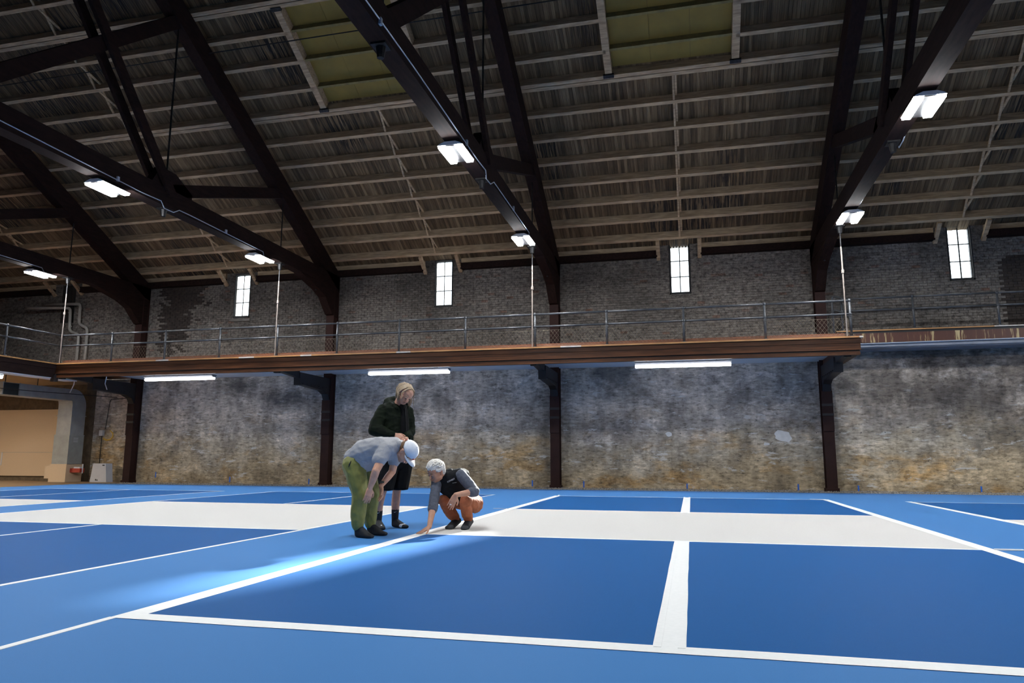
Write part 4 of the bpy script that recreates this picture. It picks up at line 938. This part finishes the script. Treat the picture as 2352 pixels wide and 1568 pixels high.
for (hp, kn, an, cf), he, to, white in ((legB[0], (-3.747, -1.64, 0), (-3.560, -1.88, 0), False), (legB[1], (-3.612, -1.485, 0), (-3.352, -1.605, 0), True)):
    so = organic('sock', foot_groups(an, he, to)+[[(an, .042), (V(an).lerp(V(cf), .62), .050)]], 'sock', B, .007, 3)
    d_ = (V(to)-V(he)).normalized(); sd_ = V((-d_.y, d_.x, 0)); q = V(he)+d_*.19
    organic('toe_patch', [[(q+sd_*.026+V((0, 0, .032)), .0245), (q-sd_*.028+V((0, 0, .030)), .0245), (q+d_*.02+sd_*.02+V((0, 0, .028)), .0240), (q+d_*.02-sd_*.026+V((0, 0, .026)), .0240)]] if white else [[(q+V((0, 0, .034)), .026), (q+d_*.02+V((0, 0, .03)), .026)]], 'white_cloth', so, .006, 2)
    p0 = V(an).lerp(V(cf), .52)+V((.012, -.047, 0)); MB().tube([p0+V((-.012, .002, .004)), p0+V((-.004, 0, -.004)), p0+V((.020, .006, .006))], [.002, .0035, .0012], 6).build('sock_mark', 'white_cloth', so)
organic('hair', [[(HP(-.040, .043), .083*hs), (HP(.004, .060), .066*hs), (HP(-.050, -.01), .070*hs)],
      [(HP(-.055, .0), .068*hs), (HP(-.070, -.06, .03), .040), (HP(-.070, -.06, -.03), .040)]], 'hair_blond', B, .0065, 2, .004, 40, (1, 1, .3), 2)
hb = MB(); rh = random.Random(11)
for k in range(110):
    sd0 = 1 if k % 2 else -1; f0 = rh.uniform(-.10, .022) if k < 92 else rh.uniform(.046, .058); a0 = HP(f0*.6+.01, .122, sd0*.006)
    a1 = HP(f0*.9+.002, .105, sd0*.052); a2 = HP(f0-.006, .050, sd0*.087); a3 = HP(f0*.8-.012, .0, sd0*(.093+rh.uniform(-.004, .006)))
    ln = (rh.uniform(.05, .10) if sd0 > 0 else rh.uniform(.06, .13))+(.05 if f0 < -.03 else 0)
    j_ = V((rh.uniform(-.012, .012), rh.uniform(-.012, .012), 0)); a4 = a3+V((0, 0, -ln*.5))+j_; a5 = a3+V((0, 0, -ln))+j_*1.8
    if f0 > .045: a3 = HP(f0*.95+.004, .02, sd0*.090); a4 = a3+V((.004, 0, -ln*.5)); a5 = a3+V((.008, 0, -ln*1.1))
    hb.tube([a0, a1, a2, a3, a4, a5], [.004, .0065, .0065, .006, .0045, .0012], 5)
hb.build('hair_strands', 'hair_blond', B, smooth=True)

# --- man crouching, right hand flat on the floor
Cc = thing('person', 'person crouching with white hair, black vest and rust trousers, touching the white line', 'person', (-2.75, -1.45, 0))
FH, UH = (-.56, -.70, -.44), (-.14, -.30, .93)
hg, HP, hs = head_groups((-2.968, -1.66, .688), FH, UH, 1.06)
shL, elL, wrL = V((-2.690, -1.56, .655)), V((-2.475, -1.665, .462)), V((-2.640, -1.905, .432)); shR, elR, wrR = V((-2.985, -1.60, .590)), V((-2.945, -1.83, .300)), V((-2.900, -2.075, .072))
sk = hg+[[(HP(-.03, -.06), .053), ((-2.875, -1.53, .640), .062)], [((-2.85, -1.50, .60), .09), ((-2.70, -1.30, .42), .10), ((-2.63, -1.22, .32), .10)],
      [((-2.875, -1.53, .600), .07), ((-2.74, -1.48, .60), .05)], [((-2.74, -1.48, .60), .05), (shL, .04)], [((-2.875, -1.53, .58), .06), (shR, .045)], [(shL, .045), (elL, .043)], [(elL, .044), (elL.lerp(wrL, .35), .041)], [(elL.lerp(wrL, .35), .041), (wrL, .029)], [(shR, .05), (elR, .044)], [(elR, .044), (elR.lerp(wrR, .35), .041)], [(elR.lerp(wrR, .35), .041), (wrR, .028)]]
sk += hand_groups(wrL, (-.36, -.22, -.90), (-.35, .85, .0), -1, .22, 1.0)+hand_groups(wrR, (-.60, -.64, -.45), (-.25, -.25, -.9), -1, -.09, 1.0, .08)
legC = (((-2.585, -1.29, .30), (-2.600, -1.655, .350), (-2.624, -1.425, .085)), ((-2.70, -1.14, .30), (-2.925, -1.525, .350), (-2.808, -1.365, .075)))
for hp, kn, an in legC:
    sk += [[(hp, .08), (kn, .055)], [(kn, .055), (an, .038)]]
bodyC = organic('body', sk, 'skin_tan', Cc, .0052, 2)
face_parts(bodyC, HP, hs, 'hair_brown', 'skin_tan')
organic('trousers', [[((-2.585, -1.29, .30), .108), ((-2.69, -1.15, .30), .108), ((-2.62, -1.20, .28), .11)], [((-2.585, -1.30, .29), .108), ((-2.600, -1.645, .350), .070)], [((-2.70, -1.15, .29), .105), ((-2.920, -1.52, .350), .070)],
      [((-2.600, -1.650, .348), .072), ((-2.622, -1.50, .17), .062), ((-2.626, -1.435, .125), .054)], [((-2.922, -1.52, .348), .072), ((-2.865, -1.43, .18), .060), ((-2.813, -1.37, .118), .055)]], 'rust', Cc, .008, 2, .007, 9, (1, 1, 1.4), 4)
for an, he, to in (((-2.624, -1.425, .09), (-2.607, -1.385, .085), (-2.628, -1.640, .0)), ((-2.808, -1.365, .085), (-2.785, -1.325, .085), (-2.838, -1.615, .0))):
    an, he, to = V(an), V(he), V(to); d_ = (to-he).normalized(); sd_ = V((-d_.y, d_.x, 0)).normalized(); bl = V((he.x, he.y, 0)).lerp(to, .66)
    so = organic('sock', [[(an+V((0, 0, .02)), .046), (he+V((0, .0, .0)), .036)], [(an, .044), (he, .034), (bl+sd_*.026+V((0, 0, .032)), .030), (bl-sd_*.026+V((0, 0, .032)), .030)],
          [(bl+sd_*.026+V((0, 0, .028)), .027), (bl-sd_*.026+V((0, 0, .028)), .027), (to+sd_*.018+V((0, .03, .02)), .020), (to-sd_*.02+V((0, .03, .02)), .019)]], 'sock', Cc, .007, 3)
    organic('toe_cap', [[(bl+sd_*.022+V((0, -.035, .028)), .0275), (bl-sd_*.022+V((0, -.035, .028)), .0275), (to+sd_*.018+V((0, .028, .02)), .0215), (to-sd_*.02+V((0, .028, .02)), .0205)]], 'sock_grey', so, .007, 2)
organic('shirt', [[(shL, .070), ((-2.56, -1.62, .545), .064), (elL, .058)], [(elL, .060), (elL.lerp(wrL, .16), .056)], [(shR, .066), (elR, .056)], [(elR, .058), (elR.lerp(wrR, .14), .054)],
      [((-2.70, -1.32, .42), .115), ((-2.64, -1.25, .34), .105)], [((-2.84, -1.52, .62), .09), ((-2.74, -1.40, .52), .10)]], 'shirt', Cc, .008, 3, .0045, 9, (1, 1, 1.4), 6)
for p, q in ((elL.lerp(wrL, .06), elL.lerp(wrL, .22)), (elR.lerp(wrR, .06), elR.lerp(wrR, .20))):
    organic('cuff', [[(p, .060), (q, .056)]], 'shirt', Cc, .007, 1, .004, 20)
vestC = organic('vest', [[((-2.725, -1.52, .660), .078), ((-2.945, -1.57, .605), .075), ((-2.80, -1.47, .56), .115), ((-2.90, -1.53, .54), .10)],
      [((-2.80, -1.47, .56), .115), ((-2.91, -1.55, .53), .095), ((-2.70, -1.34, .44), .118), ((-2.80, -1.43, .42), .105)], [((-2.80, -1.44, .43), .105), ((-2.66, -1.28, .38), .112), ((-2.76, -1.42, .38), .09)],
      [((-2.705, -1.44, .648), .088), ((-2.86, -1.47, .640), .078), ((-2.725, -1.52, .655), .080), ((-2.72, -1.36, .52), .11)], [((-2.87, -1.52, .650), .070), ((-2.945, -1.57, .600), .078), ((-2.88, -1.555, .58), .085), ((-2.755, -1.545, .625), .082)]], 'vest', Cc, .008, 3, .006, 8, (1, 1, 1.3), 8)
organic('collar', [[((-2.835, -1.535, .690), .040), ((-2.90, -1.50, .675), .045), ((-2.85, -1.48, .700), .04)], [((-2.835, -1.560, .690), .022), ((-2.860, -1.625, .625), .018)], [((-2.925, -1.56, .66), .022), ((-2.915, -1.625, .60), .018)]], 'vest', Cc, .006, 2)
organic('hair', [[(HP(-.035, .050), .088*hs), (HP(.028, .078), .068*hs), (HP(-.02, .085), .07*hs)], [(HP(.050, .082, .025), .036), (HP(.050, .082, -.025), .036), (HP(.0, .09, 0), .05)], [(HP(-.05, .02, .045), .045), (HP(-.05, .02, -.045), .045), (HP(-.06, -.03, .0), .05)],
      [(HP(.02, .045, .066), .026), (HP(-.03, .03, .072), .026)], [(HP(.02, .045, -.066), .026), (HP(-.03, .03, -.072), .026)]], 'hair_white', Cc, .0055, 1, .005, 38, (1, 1, 1), 1)
hb = MB(); rh = random.Random(5); FC, UC, RC = frame3(FH, UH)
for k in range(230):
    t = rh.uniform(0, 6.283); q = rh.uniform(0, 1.3); nv = UC*math.cos(q)+(FC*math.cos(t)+RC*math.sin(t))*math.sin(q)
    if nv.dot(FC) > .74 or (nv.dot(UC) < .5 and nv.dot(FC) > .1): continue
    a = HP(-.005, .045)+nv*.103; sw = FC*rh.uniform(.2, 1.0)+RC*rh.uniform(-.5, .5); sw = sw-nv*sw.dot(nv)*.8
    hb.tube([a-nv*.008, a+nv*.010+sw*.012, a+nv*.012+sw*.034, a+nv*.004+sw*.052], [.008, .0085, .0065, .0012], 5)
hb.build('hair_tufts', 'hair_white', Cc, smooth=True)
# lettering on the chest of the vest
cu = bpy.data.curves.new('chest', 'FONT'); cu.body = 'COVERT'; cu.size = .026; cu.extrude = .0012; cu.align_x = 'CENTER'; cu.space_character = 1.1
tmp = bpy.data.objects.new('tmp', cu); COL.objects.link(tmp); dg = bpy.context.evaluated_depsgraph_get(); dg.update()
me = bpy.data.meshes.new_from_object(tmp.evaluated_get(dg)); bpy.data.objects.remove(tmp)
VN = V((-.32, -.85, -.15)).normalized(); VX = V((.86, -.30, .28)); VX = (VX-VN*VX.dot(VN)).normalized(); VY = VN.cross(VX)
VC = V((-2.800, -1.63, .580))
from mathutils.bvhtree import BVHTree
tree = BVHTree.FromPolygons([v.co+ORG[Cc.name] for v in vestC.data.vertices], [tuple(p.vertices) for p in vestC.data.polygons])
hit = tree.ray_cast(VC+VN*.3, -VN)
if hit[0] is not None:
    VN = (hit[1]*.8+VN*.2).normalized(); VX = (VX-VN*VX.dot(VN)).normalized(); VY = VN.cross(VX); VC = hit[0]+VN*.005+VX*.012
me.transform(Matrix(((VX.x, VY.x, VN.x, VC.x), (VX.y, VY.y, VN.y, VC.y), (VX.z, VY.z, VN.z, VC.z), (0, 0, 0, 1)))); me.transform(Matrix.Translation(-ORG[Cc.name]))
me.materials.clear(); me.materials.append(M['white_cloth']); lt = bpy.data.objects.new('chest_lettering', me); link(lt, Cc)
MB().tube([VC-VY*.03+VX*.0, VC-VY*.045+VX*.05], .004, 6).build('chest_pocket', 'pipe', Cc)
MB().tube([wrL+V((-.36, -.22, -.90))*.118+V((-.004, -.012, 0)), wrL+V((-.36, -.22, -.90))*.126+V((-.004, -.012, 0))], .0118, 10).build('ring', 'white_metal', Cc)
